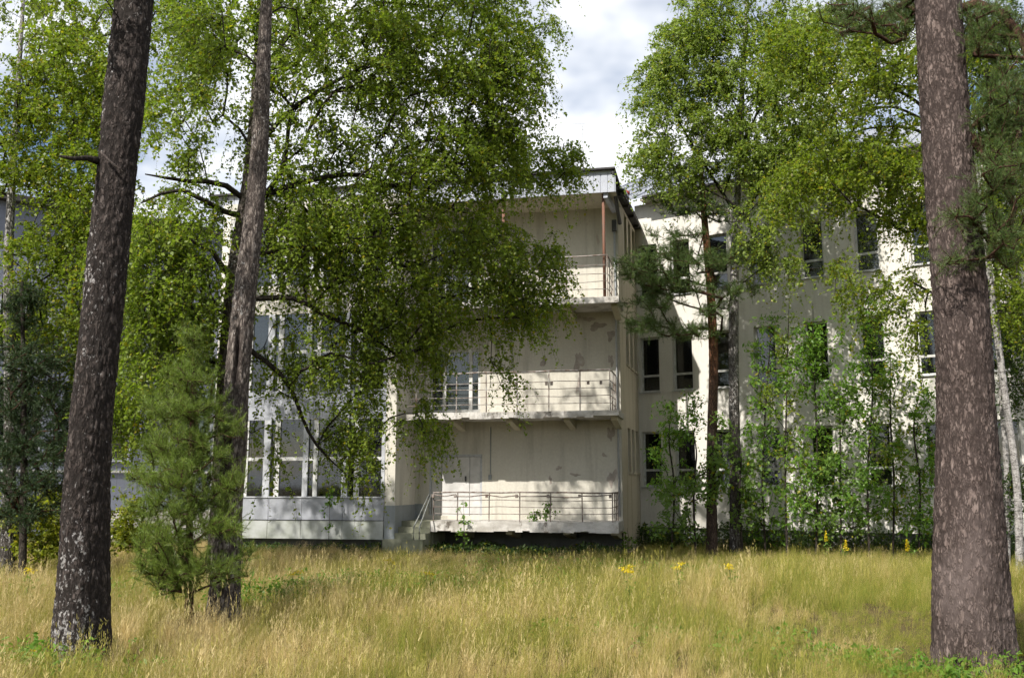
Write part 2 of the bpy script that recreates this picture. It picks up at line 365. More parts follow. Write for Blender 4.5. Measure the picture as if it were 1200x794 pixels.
# ------------------------------------------------------------------ main block
Y0 = 27.4
corner = at(729.5, 575, Y0)
FA = Frame(corner, 12.0)                     # front wall, a runs to the viewer's right, corner at a = 0
OUT = 1.6                                    # balconies reach this far in front of it
inner = at(750.5, 575, 31.2)                 # where block and wing meet
FS = Frame(corner, to=inner)                 # side wall of the block
SL = float(np.linalg.norm(np.array(inner[:2]) - np.array(corner[:2])))
fl = [FA.hit(650, y, OUT)[1] for y in (611, 481, 349.5)]      # slab tops
Z1, Z2, Z3 = fl
ZS = FA.hit(700, 224, OUT)[1]                # soffit
ZR = FA.hit(700, 199, OUT)[1]                # roof edge
aL = FA.hit(476, 486, OUT)[0]                # left end of the balconies
aPil0, aPil1 = FA.hit(451, 560, OUT + .25)[0], FA.hit(463, 560, OUT + .25)[0]
block = empty('building', (corner[0], corner[1], 0), 'cream plastered three storey block with rusty railed balconies', 'building')
aWL = aPil1 - .02
# openings in the recessed balcony wall
def fh(px, py, o=0.0): return FA.hit(px, py, o)
d2 = (fh(503, 440)[0], fh(563, 440)[0], Z2 + .12, fh(540, 409)[1])
d1 = (fh(503, 560)[0], fh(565, 560)[0], Z1 + .10, fh(540, 532)[1])
d3 = (fh(503, 300)[0], fh(563, 300)[0], Z3 + .12, fh(540, 266)[1])
w3 = (fh(583, 300)[0] , fh(628, 300)[0], Z3 + 1.0, fh(600, 262)[1])
ZB = 0.0
wall_mesh(FA, aWL, -.001, Z1 - .35, ZS + .3, [d1, d2, d3], .25).build('wall', M['plaster'], block)
# side wall with three slits on each storey
slots = []
for (zt, zb) in ((FS.hit(741, 503)[1], FS.hit(741, 553)[1]), (FS.hit(741, 381)[1], FS.hit(741, 432)[1]), (FS.hit(741, 268)[1], FS.hit(741, 318)[1])):
    for f in (.40, .63, .86):
        slots.append((SL * f - .30, SL * f + .30, zb, zt))
wall_mesh(FS, .001, SL, -.3, ZR - .35, slots, .3).build('wall', M['plaster_side'], block)
for s in slots:
    wobj = window(block, FS, *s, inset=.08, fw=.03, frame='frame_grey', sill=False, gl='slit_dark')
    MB().box(FS, s[0] - .03, s[1] + .03, -.03, .05, s[2] - .07, s[2] - .005).build('sill', M['plaster_side'], wobj)
# interior of the block (dim rooms seen through the glass)
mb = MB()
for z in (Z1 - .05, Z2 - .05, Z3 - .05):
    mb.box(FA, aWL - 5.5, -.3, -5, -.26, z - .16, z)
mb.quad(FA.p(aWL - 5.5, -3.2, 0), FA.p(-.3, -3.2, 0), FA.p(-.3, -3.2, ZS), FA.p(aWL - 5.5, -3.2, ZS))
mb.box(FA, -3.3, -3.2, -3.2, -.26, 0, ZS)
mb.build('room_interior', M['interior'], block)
# plinth under the terrace, set back in the dark
MB().box(FA, aWL, -.05, -.4, -.15, -.3, Z1 - .345).build('plinth', M['plinth'], block)
# places where the paint has come off in sheets
m_, t_ = newmat('bare_render'); b_ = NB(t_); p_ = b_.pos(); b_.out(b_.princ(b_.ramp(b_.noise(p_, 5, 5, .65), [(.3, (.27, .235, .205)), (.6, (.39, .345, .305)), (.75, (.50, .47, .42))]), .95, .1, b_.bump(b_.noise(p_, 22, 5), .5, .01))); M['bare'] = m_
def bare_patch(F, px, py, wpx, hpx, seed, parent):
    rr = random.Random(seed); n = 30; P = []; ph = [rr.uniform(0, 6.3) for _ in range(3)]
    for i in range(n):
        q = 2 * math.pi * i / n; k_ = .72 + .2 * math.sin(2 * q + ph[0]) + .16 * math.sin(3 * q + ph[1]) + .12 * math.sin(5 * q + ph[2]) + rr.uniform(-.06, .06)
        a_, z_ = F.hit(px + math.cos(q) * wpx * k_, py + math.sin(q) * hpx * k_); P.append((a_, z_))
    mb = MB(); ca, cz = sum(x for x, _ in P) / n, sum(z for _, z in P) / n
    mb.v = [F.p(ca, .004, cz)] + [F.p(x, .004, z) for x, z in P]; mb.f = [(0, 1 + (i + 1) % n, 1 + i) for i in range(n)]
    mb.build('bare_patch', M['bare'], parent)
for i, q in enumerate(((637, 424, 4, 8), (678, 424, 6.5, 17), (678, 452, 4, 10), (716, 422, 4, 9), (717, 560, 6.5, 13), (716, 508, 5, 12), (645, 562, 2.5, 6), (716, 393, 5, 10), (655, 548, 5, 3), (674, 556, 7, 2.5), (700, 382, 12, 6), (690, 374, 8, 4), (708, 533, 4, 3))):
    bare_patch(FA, *q, 40 + i, block)
# doors
def plank_door(F, h, parent):
    a0, a1, z0, z1 = h
    mb = MB(); fw = .07
    mb.box(F, a0, a0 + fw, -.12, -.02, z0, z1); mb.box(F, a1 - fw, a1, -.12, -.02, z0, z1); mb.box(F, a0 + fw, a1 - fw, -.12, -.02, z1 - fw, z1)
    d = mb.build('door', M['frame_grey'], parent)
    c = [a0 + fw, a0 + (a1 - a0) * .22, a0 + (a1 - a0) * .76, a1 - fw]
    for i in range(3):
        MB().box(F, c[i] + .008, c[i + 1] - .008, -.09, -.045, z0, z1 - fw - .01).build('panel', M['door'], d)
    MB().box(F, c[2] - .14, c[2] - .10, -.05, .0, z0 + 1.0, z0 + 1.16).build('handle', M['pipe_dark'], d)
plank_door(FA, d1, block)
def glazed_door(F, h, parent):
    a0, a1, z0, z1 = h
    v1, v2 = a0 + (a1 - a0) * .29, a0 + (a1 - a0) * .80
    o = window(parent, F, a0, a1, z0, z1, inset=.08, fw=.09, verts=(v1, v2), sill=False)
    o.name = 'glazed_door'
    return o
glazed_door(FA, d2, block); glazed_door(FA, d3, block)

rng = random.Random(4)
def balcony(name, ztop, thick, right_out, post_px, rail_py, py_ref, mat_rail, roofposts=()):
    """slab with brackets underneath, and a pipe railing on front and right side"""
    bal = None
    mb = MB()
    n = 26; aLb = fh(504, 611, OUT)[0] if name == 'terrace' else aL; a0, a1 = aLb, fh(724.5, py_ref, OUT)[0]
    for i in range(n):                       # chipped lower edge: short pieces of uneven depth
        x0, x1 = a0 + (a1 - a0) * i / n, a0 + (a1 - a0) * (i + 1) / n
        jag = rng.choice([0, 0, .01, .03, .05]) if right_out else 0
        mb.box(FA, x0, x1, OUT - .14, OUT - rng.uniform(0, .012), ztop - thick + jag, ztop - rng.uniform(0, .012))
    mb.box(FA, a0, a1, .002, OUT - .14, ztop - thick + .04, ztop - .004)
    bal = mb.build('balcony', M['slab'], block)
    for px in ((530, 598, 666, 722) if name != 'terrace' else (540, 598, 666, 722)):
        a = fh(px, py_ref, OUT)[0] - .1
        MB().hexa([FA.p(a - .09, OUT - .3, ztop - thick - .06), FA.p(a + .09, OUT - .3, ztop - thick - .06), FA.p(a + .09, .003, ztop - thick - .24), FA.p(a - .09, .003, ztop - thick - .24),
                   FA.p(a - .09, OUT - .3, ztop - thick + .038), FA.p(a + .09, OUT - .3, ztop - thick + .038), FA.p(a + .09, .003, ztop - thick + .038), FA.p(a - .09, .003, ztop - thick + .038)]).build('bracket', M['soffit'], bal)
    zs = [fh(650, y, OUT - .08)[1] for y in rail_py]
    ro = OUT - .08
    for px in post_px:
        a = fh(px, py_ref, ro)[0]
        MB().tube([FA.p(a, ro, ztop - .02), FA.p(a + rng.uniform(-.01, .01), ro, zs[0])], .017, 6).build('rail_post', M[mat_rail], bal)
    aR = fh(post_px[-1], py_ref, ro)[0]
    for k in range(3):
        o_ = ro - .45 * (k + 1)
        MB().tube([FA.p(aR + .01, o_, ztop - .02), FA.p(aR + .01, o_, zs[0])], .016, 6).build('rail_post', M[mat_rail], bal)
    for i, z in enumerate(zs):
        r = .021 if i == 0 else .010
        pts = [FA.p(aLb + .06, ro, z)]
        for q in range(1, 9): pts.append(FA.p(aLb + .06 + (aR - aLb - .06) * q / 8, ro, z + rng.uniform(-.016, .016)))
        MB().tube(pts, r, 6).build('rail', M[mat_rail], bal, True)
        MB().tube([FA.p(aR, ro, z), FA.p(aR + .01, ro - .7, z + rng.uniform(-.01, .01)), FA.p(aR + .01, .1, z)], r, 6).build('rail', M[mat_rail], bal, True)
    return bal
b1 = balcony('terrace', Z1, .30, True, (508, 536, 573, 609, 645, 682.5, 718), (577, 586, 594, 602), 595, 'rust')
b2 = balcony('balcony', Z2, .20, True, (488, 535, 570, 606, 643, 679.5, 715), (434.5, 447, 455, 464, 472.5), 455, 'rail_pale')
b3 = balcony('balcony', Z3, .18, False, (488, 530, 575, 620, 664, 712), (302, 313, 323, 332, 340.5), 325, 'rail_pale')
# hanging, half torn-off second pipe with clamps on the terrace and on the middle balcony
ro = OUT - .03
for bal, y, z0, pxs, mt in ((b1, 595, fh(650, 581, ro)[1], (508, 534, 571, 606, 643, 680, 716), 'rust'), (b2, 455, fh(650, 449, ro)[1], (606, 641, 647, 690, 705), 'rust')):
    for i, px in enumerate(pxs):
        a = fh(px, y, ro)[0]
        MB().box(FA, a - .05, a + .02, ro - .02, ro + .03, z0 - .05, z0 + .05).build('clamp', M['rust'], bal)
        if bal is b1 and i < len(pxs) - 1:
            c_ = fh(pxs[i + 1], y, ro)[0]
            MB().tube([FA.p(a, ro, z0 + rng.uniform(-.02, .06)), FA.p((a + c_) / 2, ro, z0 - rng.uniform(0, .05)), FA.p(c_, ro, z0 + rng.uniform(-.04, .05))], .016, 6).build('rail', M['rust'], bal, True)
# roof over the top balcony
roofP = MB()
aRf = fh(721, 210, OUT + .1)[0]
aRl = aPil0 - 6.0
roofP.box(FA, aRl, aRf, -8, OUT + .18, ZR - .05, ZR)
roof = roofP.build('roof', M['roof_dark'], block)
# soffit: faint rise to the wall
MB().box(FA, aRl + .02, aRf - .02, .004, OUT + .02, ZS - .03, ZS + .02).build('soffit', M['soffit'], roof)
nb = 62                                       # ribbed sheet fascia, every rib its own step
mb = MB()
for i in range(nb):
    x0, x1 = aRl + (aRf - aRl) * i / nb, aRl + (aRf - aRl) * (i + 1) / nb
    mb.box(FA, x0, x0 + (x1 - x0) * .86, OUT + .02, OUT + .05, ZS - .06, ZR - .051); mb.box(FA, x0 + (x1 - x0) * .86, x1, OUT + .02, OUT + .032, ZS - .06, ZR - .051)
tag(mb.build('fascia', M['fascia'], roof), kind='stuff')
# side cheek of the roof and side eave
MB().box(FS, -OUT + .02, -.02, -.16, -.04, ZS - .2, ZR - .052).build('cheek', M['fascia'], roof)
MB().box(FS, .02, SL + .1, -.2, .22, ZR - .30, ZR - .18).build('eave', M['roof_dark'], roof)
for f in (.25, .55, .85):
    MB().box(FS, SL * f, SL * f + .1, .01, .20, ZR - .38, ZR - .303).build('rafter', M['roof_dark'], roof)
MB().box(FS, -.2, 1.0, -.1, .24, ZR - .155, ZR - .08).build('flashing', M['roof_sheet'], roof)
for px, y in ((708, 345), (590, 345), (472, 345)):
    a = fh(px, 300, OUT - .2)[0]
    MB().tube([FA.p(a, OUT - .2, Z3 - .01), FA.p(a, OUT - .2, ZS - .031)], .045, 10).build('roof_post', M['post_red'], roof, True)
# broken downpipe at the corner
g = lambda px, py, o: FA.p(*[fh(px, py, o)[0], o, fh(px, py, o)[1]])
pp = [g(718.5, 200, OUT + .1), g(720.5, 222, OUT * .8), g(723.5, 245, OUT * .4), g(726.5, 262, .16)]
MB().tube(pp, .06, 8).build('downpipe', M['pipe_dark'], block, True)
MB().box(FA, -.16, -.02, .06, .20, fh(727, 266, .1)[1] - .12, fh(727, 258, .1)[1]).build('pipe_hopper', M['pipe_dark'], block)
MB().tube([FA.p(-.1, .06, fh(727, 268, .1)[1]), FA.p(-.1, .06, fh(727, 340, .1)[1]), FA.p(-.09, .06, Z1 + .1)], .03, 8).build('downpipe', M['frame_grey'], block, True)
MB().tube([g(727.5, 226, .25), g(731.5, 238, .0)], .035, 6).build('bracket', M['pipe_dark'], block)
# grooves: cable conduit on the terrace wall
a = fh(575, 550)[0]
MB().tube([FA.p(a, .015, fh(575, 500)[1]), FA.p(a, .015, fh(575, 556)[1])], .012, 6).build('conduit', M['dado'], block)
MB().box(FA, a - .06, a + .03, .003, .05, fh(575, 562)[1], fh(575, 556)[1]).build('socket_box', M['dado'], block)
# steps up to the terrace with two pipe handrails
s0, s1 = aPil1 + .015, fh(503.5, 620, OUT)[0]
steps = []
for i in range(4):
    z = Z1 - .02 - (i) * (Z1 / 4.4)
    o1 = OUT - .35 + i * .30
    st = MB().box(FA, s0 - (.0 if i < 2 else .25), s1 - .01 * i, (.004 if i == 0 else o1 - .30 + .002), o1, -.2, z)
    steps.append(st.build('step', M['step'], block))
for o_, dxx in ((OUT + .05, 0), (OUT + .05, .22)):
    p0, p1 = g(503 + dxx * 12, 579, OUT - .1), g(485 + dxx * 30, 617, OUT + .75)
    MB().tube([(p0[0], p0[1], p0[2] - .55), p0, p1, (p1[0], p1[1], p1[2] - .35)], .02, 6).build('handrail', M['handrail'], block, True)

# ---- pilaster + glazed bay on the left half of the block
BO = OUT + .25
zt = ZS + .25
mb = MB(); mb.box(FA, aPil0, aPil1, -.3, BO, .45, zt); mb.build('pilaster', M['plaster'], block)
MB().box(FA, aPil0 + .01, aPil1 + .012, .0, BO + .012, .20, FA.hit(455, 592, BO)[1]).build('dado', M['dado'], block)
MB().box(FA, aPil1 - .01, aPil1 + .25, .0, .014, Z1, FA.hit(500, 590)[1]).build('dado', M['dado'], block)
bx = lambda px, py=560: FA.hit(px, py, BO)[0]
bz = lambda py, px=380: FA.hit(px, py, BO)[1]
aB0 = bx(256); aB1 = aPil0 - .004
zP0, zPm, zP1 = bz(631), bz(609.5), bz(583)
joint = [aB0, bx(283), bx(316), bx(355), bx(403), aB1]
for i in range(5):
    MB().box(FA, joint[i] + .006, joint[i + 1] - .006, BO - .05, BO + .02, zPm + .02, zP1).build('panel', M['bay_panel'], block)
    MB().box(FA, joint[i] + .006, joint[i + 1] - .006, BO - .03, BO + .045, zP0, zPm).build('panel', M['bay_panel_low'], block)
MB().box(FA, aB0, aB1, BO - .03, BO + .06, zPm + .003, zPm + .018).build('drip_edge', M['pipe_dark'], block)
MB().box(FA, aB0, aB1, BO - .04, BO + .05, zP1 + .002, zP1 + .04).build('sill', M['frame_grey'], block)
MB().box(FA, aB0 + .1, aB1 - .1, BO - .6, BO - .3, -.3, zP0 + .02).build('plinth', M['plinth'], block)
levels = [(zP1 + .042, bz(491), bz(537)), (bz(457), bz(366), bz(411)), (bz(332), bz(250), bz(288))]
cols = [(256, 262), (276, 281), (285, 307.6), (307.6, 315.5), (320, 326), (354, 360), (366, 371), (400, 407), (414, 420), (446, 451)]
posts = [(256, 263), (276, 281), (285, 289), (307.6, 315.5), (320, 326), (354, 360), (366, 371), (400, 407), (414, 420), (446.5, 450.5)]
for li, (z0, z1, zm) in enumerate(levels):
    for i, (p0, p1) in enumerate(posts):
        MB().box(FA, bx(p0), min(bx(p1), aB1), BO - (.12 if i % 2 else .16), BO - (.0 if i % 2 else .03), z0, z1).build('mullion', M['white_paint' if i % 2 == 0 else 'frame_grey'], block)
    for i in range(len(posts) - 1):
        a0_, a1_ = bx(posts[i][1]), bx(posts[i + 1][0])
        if a1_ - a0_ < .05: continue
        MB().box(FA, a0_ + .002, a1_ - .002, BO - .10, BO - .04, zm - .05, zm + .05).build('transom', M['white_paint'], block)
        for (q0, q1) in ((z0, zm - .05), (zm + .05, z1)):
            MB().box(FA, a0_ - .01, a1_ + .01, BO - .075, BO - .068, q0, q1).build('pane', M['glass'], block)
        if li == 0 and i in (1, 2, 6, 8):
            MB().box(FA, a0_ + .03, a1_ - .03, BO - .45, BO - .40, z0, z0 + .42).build('board', M['board_white'], block)
sp = [(levels[0][1], levels[1][0]), (levels[1][1], levels[2][0]), (levels[2][1], zt)]
for si, (q0, q1) in enumerate(sp):
    MB().box(FA, aB0, aB1, BO - .25, BO - .01, q0 + .003, q1 - .003).build('spandrel', M['plaster' if si else 'bay_panel'], block)  # lowest spandrel takes the panel grey to imitate shade on it
MB().box(FA, aB0 - .25, aB0 - .003, -6, BO - .02, -.2, zt).build('wall', M['plaster_wing'], block)
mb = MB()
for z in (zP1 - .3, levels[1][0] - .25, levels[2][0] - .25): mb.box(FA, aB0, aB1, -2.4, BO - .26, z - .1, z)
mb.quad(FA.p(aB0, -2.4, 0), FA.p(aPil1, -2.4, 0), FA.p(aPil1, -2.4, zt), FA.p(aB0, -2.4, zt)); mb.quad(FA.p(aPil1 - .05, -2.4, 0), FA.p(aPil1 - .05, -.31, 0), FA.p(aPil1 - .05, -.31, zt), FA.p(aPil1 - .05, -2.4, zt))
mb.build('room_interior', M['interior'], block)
# aerial and red vent on the roof
a = fh(683, 190, .5)[0]
ant = empty('roof_aerial', FA.p(a, .5, ZR), 'thin broken aerial on the flat roof of the balcony block', 'aerial')
MB().tube([FA.p(a, .5, ZR), FA.p(a + .01, .5, fh(683, 147, .5)[1])], .007, 5).build('mast', M['handrail'], ant)
for k, y in enumerate((145, 152)):
    z = fh(683, y, .5)[1]; MB().tube([FA.p(a - .28 + .1 * k, .5, z + .03), FA.p(a + .08, .5, z)], .005, 5).build('crossbar', M['handrail'], ant)
vp = FS.p(.9, .12, ZR - .079)
vent = empty('roof_vent', vp, 'small faded red vent cap on the roof corner', 'roof vent')
MB().tube([vp, (vp[0], vp[1], vp[2] + .10)], .10, 10).build('pipe', M['red_metal'], vent)
MB().tube([(vp[0], vp[1], vp[2] + .10), (vp[0], vp[1], vp[2] + .15), (vp[0], vp[1], vp[2] + .23)], [.15, .15, .04], 10).build('cap', M['red_metal'], vent)

# ------------------------------------------------------------------ wing
FW = Frame(inner, 34.0)
wing = empty('building', (inner[0], inner[1], 0), 'long white plastered wing with tall narrow windows, angled behind the saplings', 'building')
wh = lambda px, py: FW.hit(px, py)
WZ = [(wh(764, 570)[1], wh(764, 505.6)[1]), (wh(764, 459)[1], wh(764, 395)[1]), (wh(764, 348)[1], wh(764, 286)[1])]
WZB = wh(765, 617)[1]; WEAVE = wh(790, 233)[1]
wc = [(751.5, 776), (791, 815), (836, 860), (890, 914), (951, 976), (1017, 1044), (1085, 1114), (1165, 1196), (1250, 1282)]
wcol = []
for (p0, p1) in wc: wcol.append((wh(p0, 540)[0] + .01, wh(p1, 540)[0]))
w0 = wcol[1][1] - wcol[1][0]
wcol = [((a + c) / 2 - w0 / 2, (a + c) / 2 + w0 / 2) for a, c in wcol]
wcol[0] = (wcol[0][0] , wcol[0][1])
holes = [(a, c, z0, z1) for (a, c) in wcol for (z0, z1) in WZ]
WL = wcol[-1][1] + 3
wall_mesh(FW, 0.0, WL, WZB, WEAVE, holes, .24).build('wall', M['plaster_wing'], wing)
k = 0
for ci, (a, c) in enumerate(wcol):
    for ri, (z0, z1) in enumerate(WZ):
        cur = ((0, .55) if k % 3 == 0 else (.1, .95)) if (ci < 2 and ri < 2) or k % 4 == 1 else None
        window(wing, FW, a, c, z0, z1, transom=z0 + (z1 - z0) * .30, curtain=cur, gl='glass_dusty' if (ci, ri) in ((3, 0), (4, 2), (5, 2)) else 'glass', frame='white_paint')
        k += 1
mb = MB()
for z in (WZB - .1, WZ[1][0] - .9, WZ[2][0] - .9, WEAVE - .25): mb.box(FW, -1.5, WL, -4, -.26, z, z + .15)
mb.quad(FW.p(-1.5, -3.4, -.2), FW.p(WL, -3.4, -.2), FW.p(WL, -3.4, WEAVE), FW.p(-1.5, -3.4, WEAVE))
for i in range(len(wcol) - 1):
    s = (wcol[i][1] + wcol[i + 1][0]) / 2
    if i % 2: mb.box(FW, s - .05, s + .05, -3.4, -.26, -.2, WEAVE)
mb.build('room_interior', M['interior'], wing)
MB().box(FW, .02, WL, -.4, -.12, -.3, WZB - .002).build('plinth', M['plinth'], wing)
for (p0, p1) in ((757, 779), (798, 822), (842, 858), (902, 925), (1005, 1055)):
    MB().box(FW, wh(p0, 630)[0], wh(p1, 630)[0], -.117, -.07, .05, WZB - .06).build('basement_panel', M['bay_panel_low' if p0 < 1000 else 'plinth'], wing)
rf = MB()
rise = 3.2
rf.hexa([FW.p(-2.5, .55, WEAVE + .06), FW.p(WL, .55, WEAVE + .06), FW.p(WL, -6, WEAVE + rise), FW.p(-2.5, -6, WEAVE + rise),
         FW.p(-2.5, .55, WEAVE + .10), FW.p(WL, .55, WEAVE + .10), FW.p(WL, -6, WEAVE + rise + .06), FW.p(-2.5, -6, WEAVE + rise + .06)])
wr = rf.build('roof', M['roof_sheet'], wing)
for i in range(40):
    s = -2.3 + i * .62
    if s > WL: break
    MB().hexa([FW.p(s, .54, WEAVE + .10), FW.p(s + .04, .54, WEAVE + .10), FW.p(s + .04, -6, WEAVE + rise + .06), FW.p(s, -6, WEAVE + rise + .06),
               FW.p(s, .54, WEAVE + .135), FW.p(s + .04, .54, WEAVE + .135), FW.p(s + .04, -6, WEAVE + rise + .095), FW.p(s, -6, WEAVE + rise + .095)]).build('seam', M['roof_sheet'], wr)
MB().box(FW, .45, WL, .005, .5, WEAVE - .02, WEAVE + .055).build('eave', M['soffit'], wr)
MB().tube([FW.p(.6, .6, WEAVE + .05), FW.p(WL, .6, WEAVE + .03)], .06, 8).build('gutter', M['roof_dark'], wr)

# ------------------------------------------------------------------ grey building on the far left
g0 = at(-80, 570, 30.5); g1 = at(262, 570, 36.5)
FG = Frame(g0, to=g1); GL = float(np.linalg.norm((g1 - g0)[:2]))
left = empty('building', (g0[0], g0[1], 0), 'grey shaded wing with wide window bands behind the trees at the left edge', 'building')
zz = lambda px, py: FG.hit(px, py)[1]
GT = zz(20, 238)
bands = [(zz(150, 540), zz(150, 452)), (zz(150, 420), zz(150, 352))]
gholes = []
gh = []
for (z0, z1) in bands:
    s = .7
    while s + 2.4 < GL - .4: gh.append((s, s + 2.4, z0, z1)); s += 3.0
wall_mesh(FG, 0, GL, -.3, GT, gh, .2).build('wall', M['shade_grey_wall'], left)
for h in gh: window(left, FG, *h, inset=.1, fw=.07, verts=(h[0] + .8, h[0] + 1.6), frame='frame_grey', sill=True)
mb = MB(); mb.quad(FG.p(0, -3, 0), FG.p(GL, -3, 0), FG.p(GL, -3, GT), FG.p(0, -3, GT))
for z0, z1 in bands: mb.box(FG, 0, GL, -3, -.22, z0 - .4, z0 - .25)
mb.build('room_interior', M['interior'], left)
MB().box(FG, -.25, -.003, -7, -.005, -.3, GT).build('wall', M['shade_grey_wall'], left)
MB().box(FG, -.3, GL + .2, -7, .35, GT + .002, GT + .22).build('roof', M['roof_dark'], left)
MB().box(FG, 0, GL, .003, .06, bands[0][0] - .42, bands[0][0] - .34).build('band', M['white_paint'], left)
sA, sB = FG.hit(112, 600)[0], FG.hit(236, 600)[0]
stp = empty('entrance_steps', FG.p((sA + sB) / 2, .8, 0), 'three wide pale concrete steps before the grey wing', 'steps')
for i, (z0, z1) in enumerate(((.0, .24), (.24, .50), (.5, .80))):
    MB().box(FG, sA, sB, .006, 2.2 - i * .5, (-.2 if i == 0 else z0 + .002), z1).build('step', M['slab'], stp)

# ------------------------------------------------------------------ trees
def voro(u, v, seed, per):
    """relief of bark plates on (u around [periodic], v along): 0 in cracks .. 1 on plates"""
    r = np.random.RandomState(seed); J = r.rand(per, 512, 3)
    iu = np.floor(u).astype(int); iv = np.floor(v).astype(int)
    d1 = np.full(u.shape, 9.); d2 = np.full(u.shape, 9.); hid = np.zeros(u.shape)
    for a in (-1, 0, 1):
        for c in (-1, 0, 1):
            cu, cv = iu + a, iv + c; j = J[cu % per, cv % 512]
            dd = np.hypot(cu + j[..., 0] - u, cv + j[..., 1] - v)
            new = dd < d1
            d2 = np.where(new, d1, np.minimum(d2, dd)); hid = np.where(new, j[..., 2], hid); d1 = np.where(new, dd, d1)
    return np.clip((d2 - d1) * 2.2, 0, 1), hid
def smooth_path(pts, n):
    pts = np.array(pts, float); k = len(pts)
    tt = np.concatenate([[0], np.cumsum(np.linalg.norm(np.diff(pts[:, :3], axis=0), axis=1))]); T = np.linspace(0, tt[-1], n)
    # Catmull-Rom through numpy hermite
    m = np.gradient(pts, tt, axis=0); out = np.zeros((n, pts.shape[1]))
    i = np.clip(np.searchsorted(tt, T, 'right') - 1, 0, k - 2); h = (tt[i + 1] - tt[i])[:, None]; s = ((T - tt[i])[:, None]) / h
    return (2 * s**3 - 3 * s**2 + 1) * pts[i] + (s**3 - 2 * s**2 + s) * h * m[i] + (-2 * s**3 + 3 * s**2) * pts[i + 1] + (s**3 - s**2) * h * m[i + 1]
def trunk_mesh(name, path, nring, nseg, mat, parent, seed, cells=14, plate=.16, amp=.03, sharp=1.0, flare=.25, wob=.06, notch=None):
    P = smooth_path(path, nseg); L = np.concatenate([[0], np.cumsum(np.linalg.norm(np.diff(P[:, :3], axis=0), axis=1))])
    th = np.linspace(0, 2 * np.pi, nring, endpoint=False); TH, LL = np.meshgrid(th, L)
    r = P[:, 3][:, None] * (1 + flare * np.exp(-LL / .45)) * (1 + wob * np.sin(TH * 2 + LL * .35 + seed) + wob * .7 * np.sin(TH * 3 + LL * .6 + seed * 2))
    r = r * (1 + .10 * np.exp(-LL / .5) * np.sin(TH * 5 + seed))
    warp = .25 * np.sin(LL * 5.1 + 3 * np.sin(TH * 2)) + .2 * np.sin(LL * 2.3 + TH * 3)
    c1, h1 = voro(TH / (2 * np.pi) * cells + warp * .5, LL / plate + .35 * np.sin(TH * 4), seed, cells)
    c1b, h2 = voro(TH / (2 * np.pi) * cells * 2 + warp, LL / plate * 2.2, seed + 5, cells * 2)
    rel = np.clip(.72 * c1**sharp + .28 * c1b, 0, 1) * (.75 + .25 * h1)
    r = r + amp * (rel - .55) * (P[:, 3][:, None] / P[0, 3])**.5
    if notch:                                # a long open split, facing the meadow, between rolled lips
        l0, l1, hw, dep = notch; s_ = np.clip((LL - l0) / (l1 - l0), 0, 1); env = np.sin(np.pi * s_)**.6 * (.55 + .45 * np.sin(s_ * 9 + 1))
        cen = np.pi / 2 - .25 + .35 * np.sin(s_ * 3.5 - .6); dth = TH - cen
        cut = env * np.exp(-(dth / hw)**2); lip = env * (np.exp(-((dth - hw * 2) / (hw * 1.1))**2) + np.exp(-((dth + hw * 2) / (hw * 1.1))**2))
        r = r - dep * cut + .3 * dep * lip; rel = np.clip(rel * (1 - 1.6 * cut), -1.6, 1) - 1.6 * cut
    t = np.gradient(P[:, :3], axis=0); t /= np.linalg.norm(t, axis=1)[:, None]
    u = np.cross(t, np.array([0, 1., 0])); u /= np.linalg.norm(u, axis=1)[:, None]; v = np.cross(t, u)
    V = P[:, None, :3] + r[..., None] * (np.cos(TH)[..., None] * u[:, None] + np.sin(TH)[..., None] * v[:, None])
    i = np.arange(nseg - 1)[:, None] * nring; k = np.arange(nring)
    Fc = np.stack([i + k, i + (k + 1) % nring, i + nring + (k + 1) % nring, i + nring + k], -1).reshape(-1, 4)[:, ::-1]
    o = big_mesh(name, V.reshape(-1, 3), Fc, 4, mat, parent, smooth=True)
    a = o.data.attributes.new('relief', 'FLOAT', 'POINT'); a.data.foreach_set('value', rel.astype(np.float32).ravel())
    return o
def blob_points(rs, blobs):
    out = []
    for (px, py, rx, ry, Y, ry3, n) in blobs:
        k = 0
        while k < n:
            q = rs.uniform(-1, 1, 3)
            if q @ q > 1: continue
            out.append(at(px + q[0] * rx, py + q[1] * ry, Y + q[2] * ry3)); k += 1
    return np.array(out)
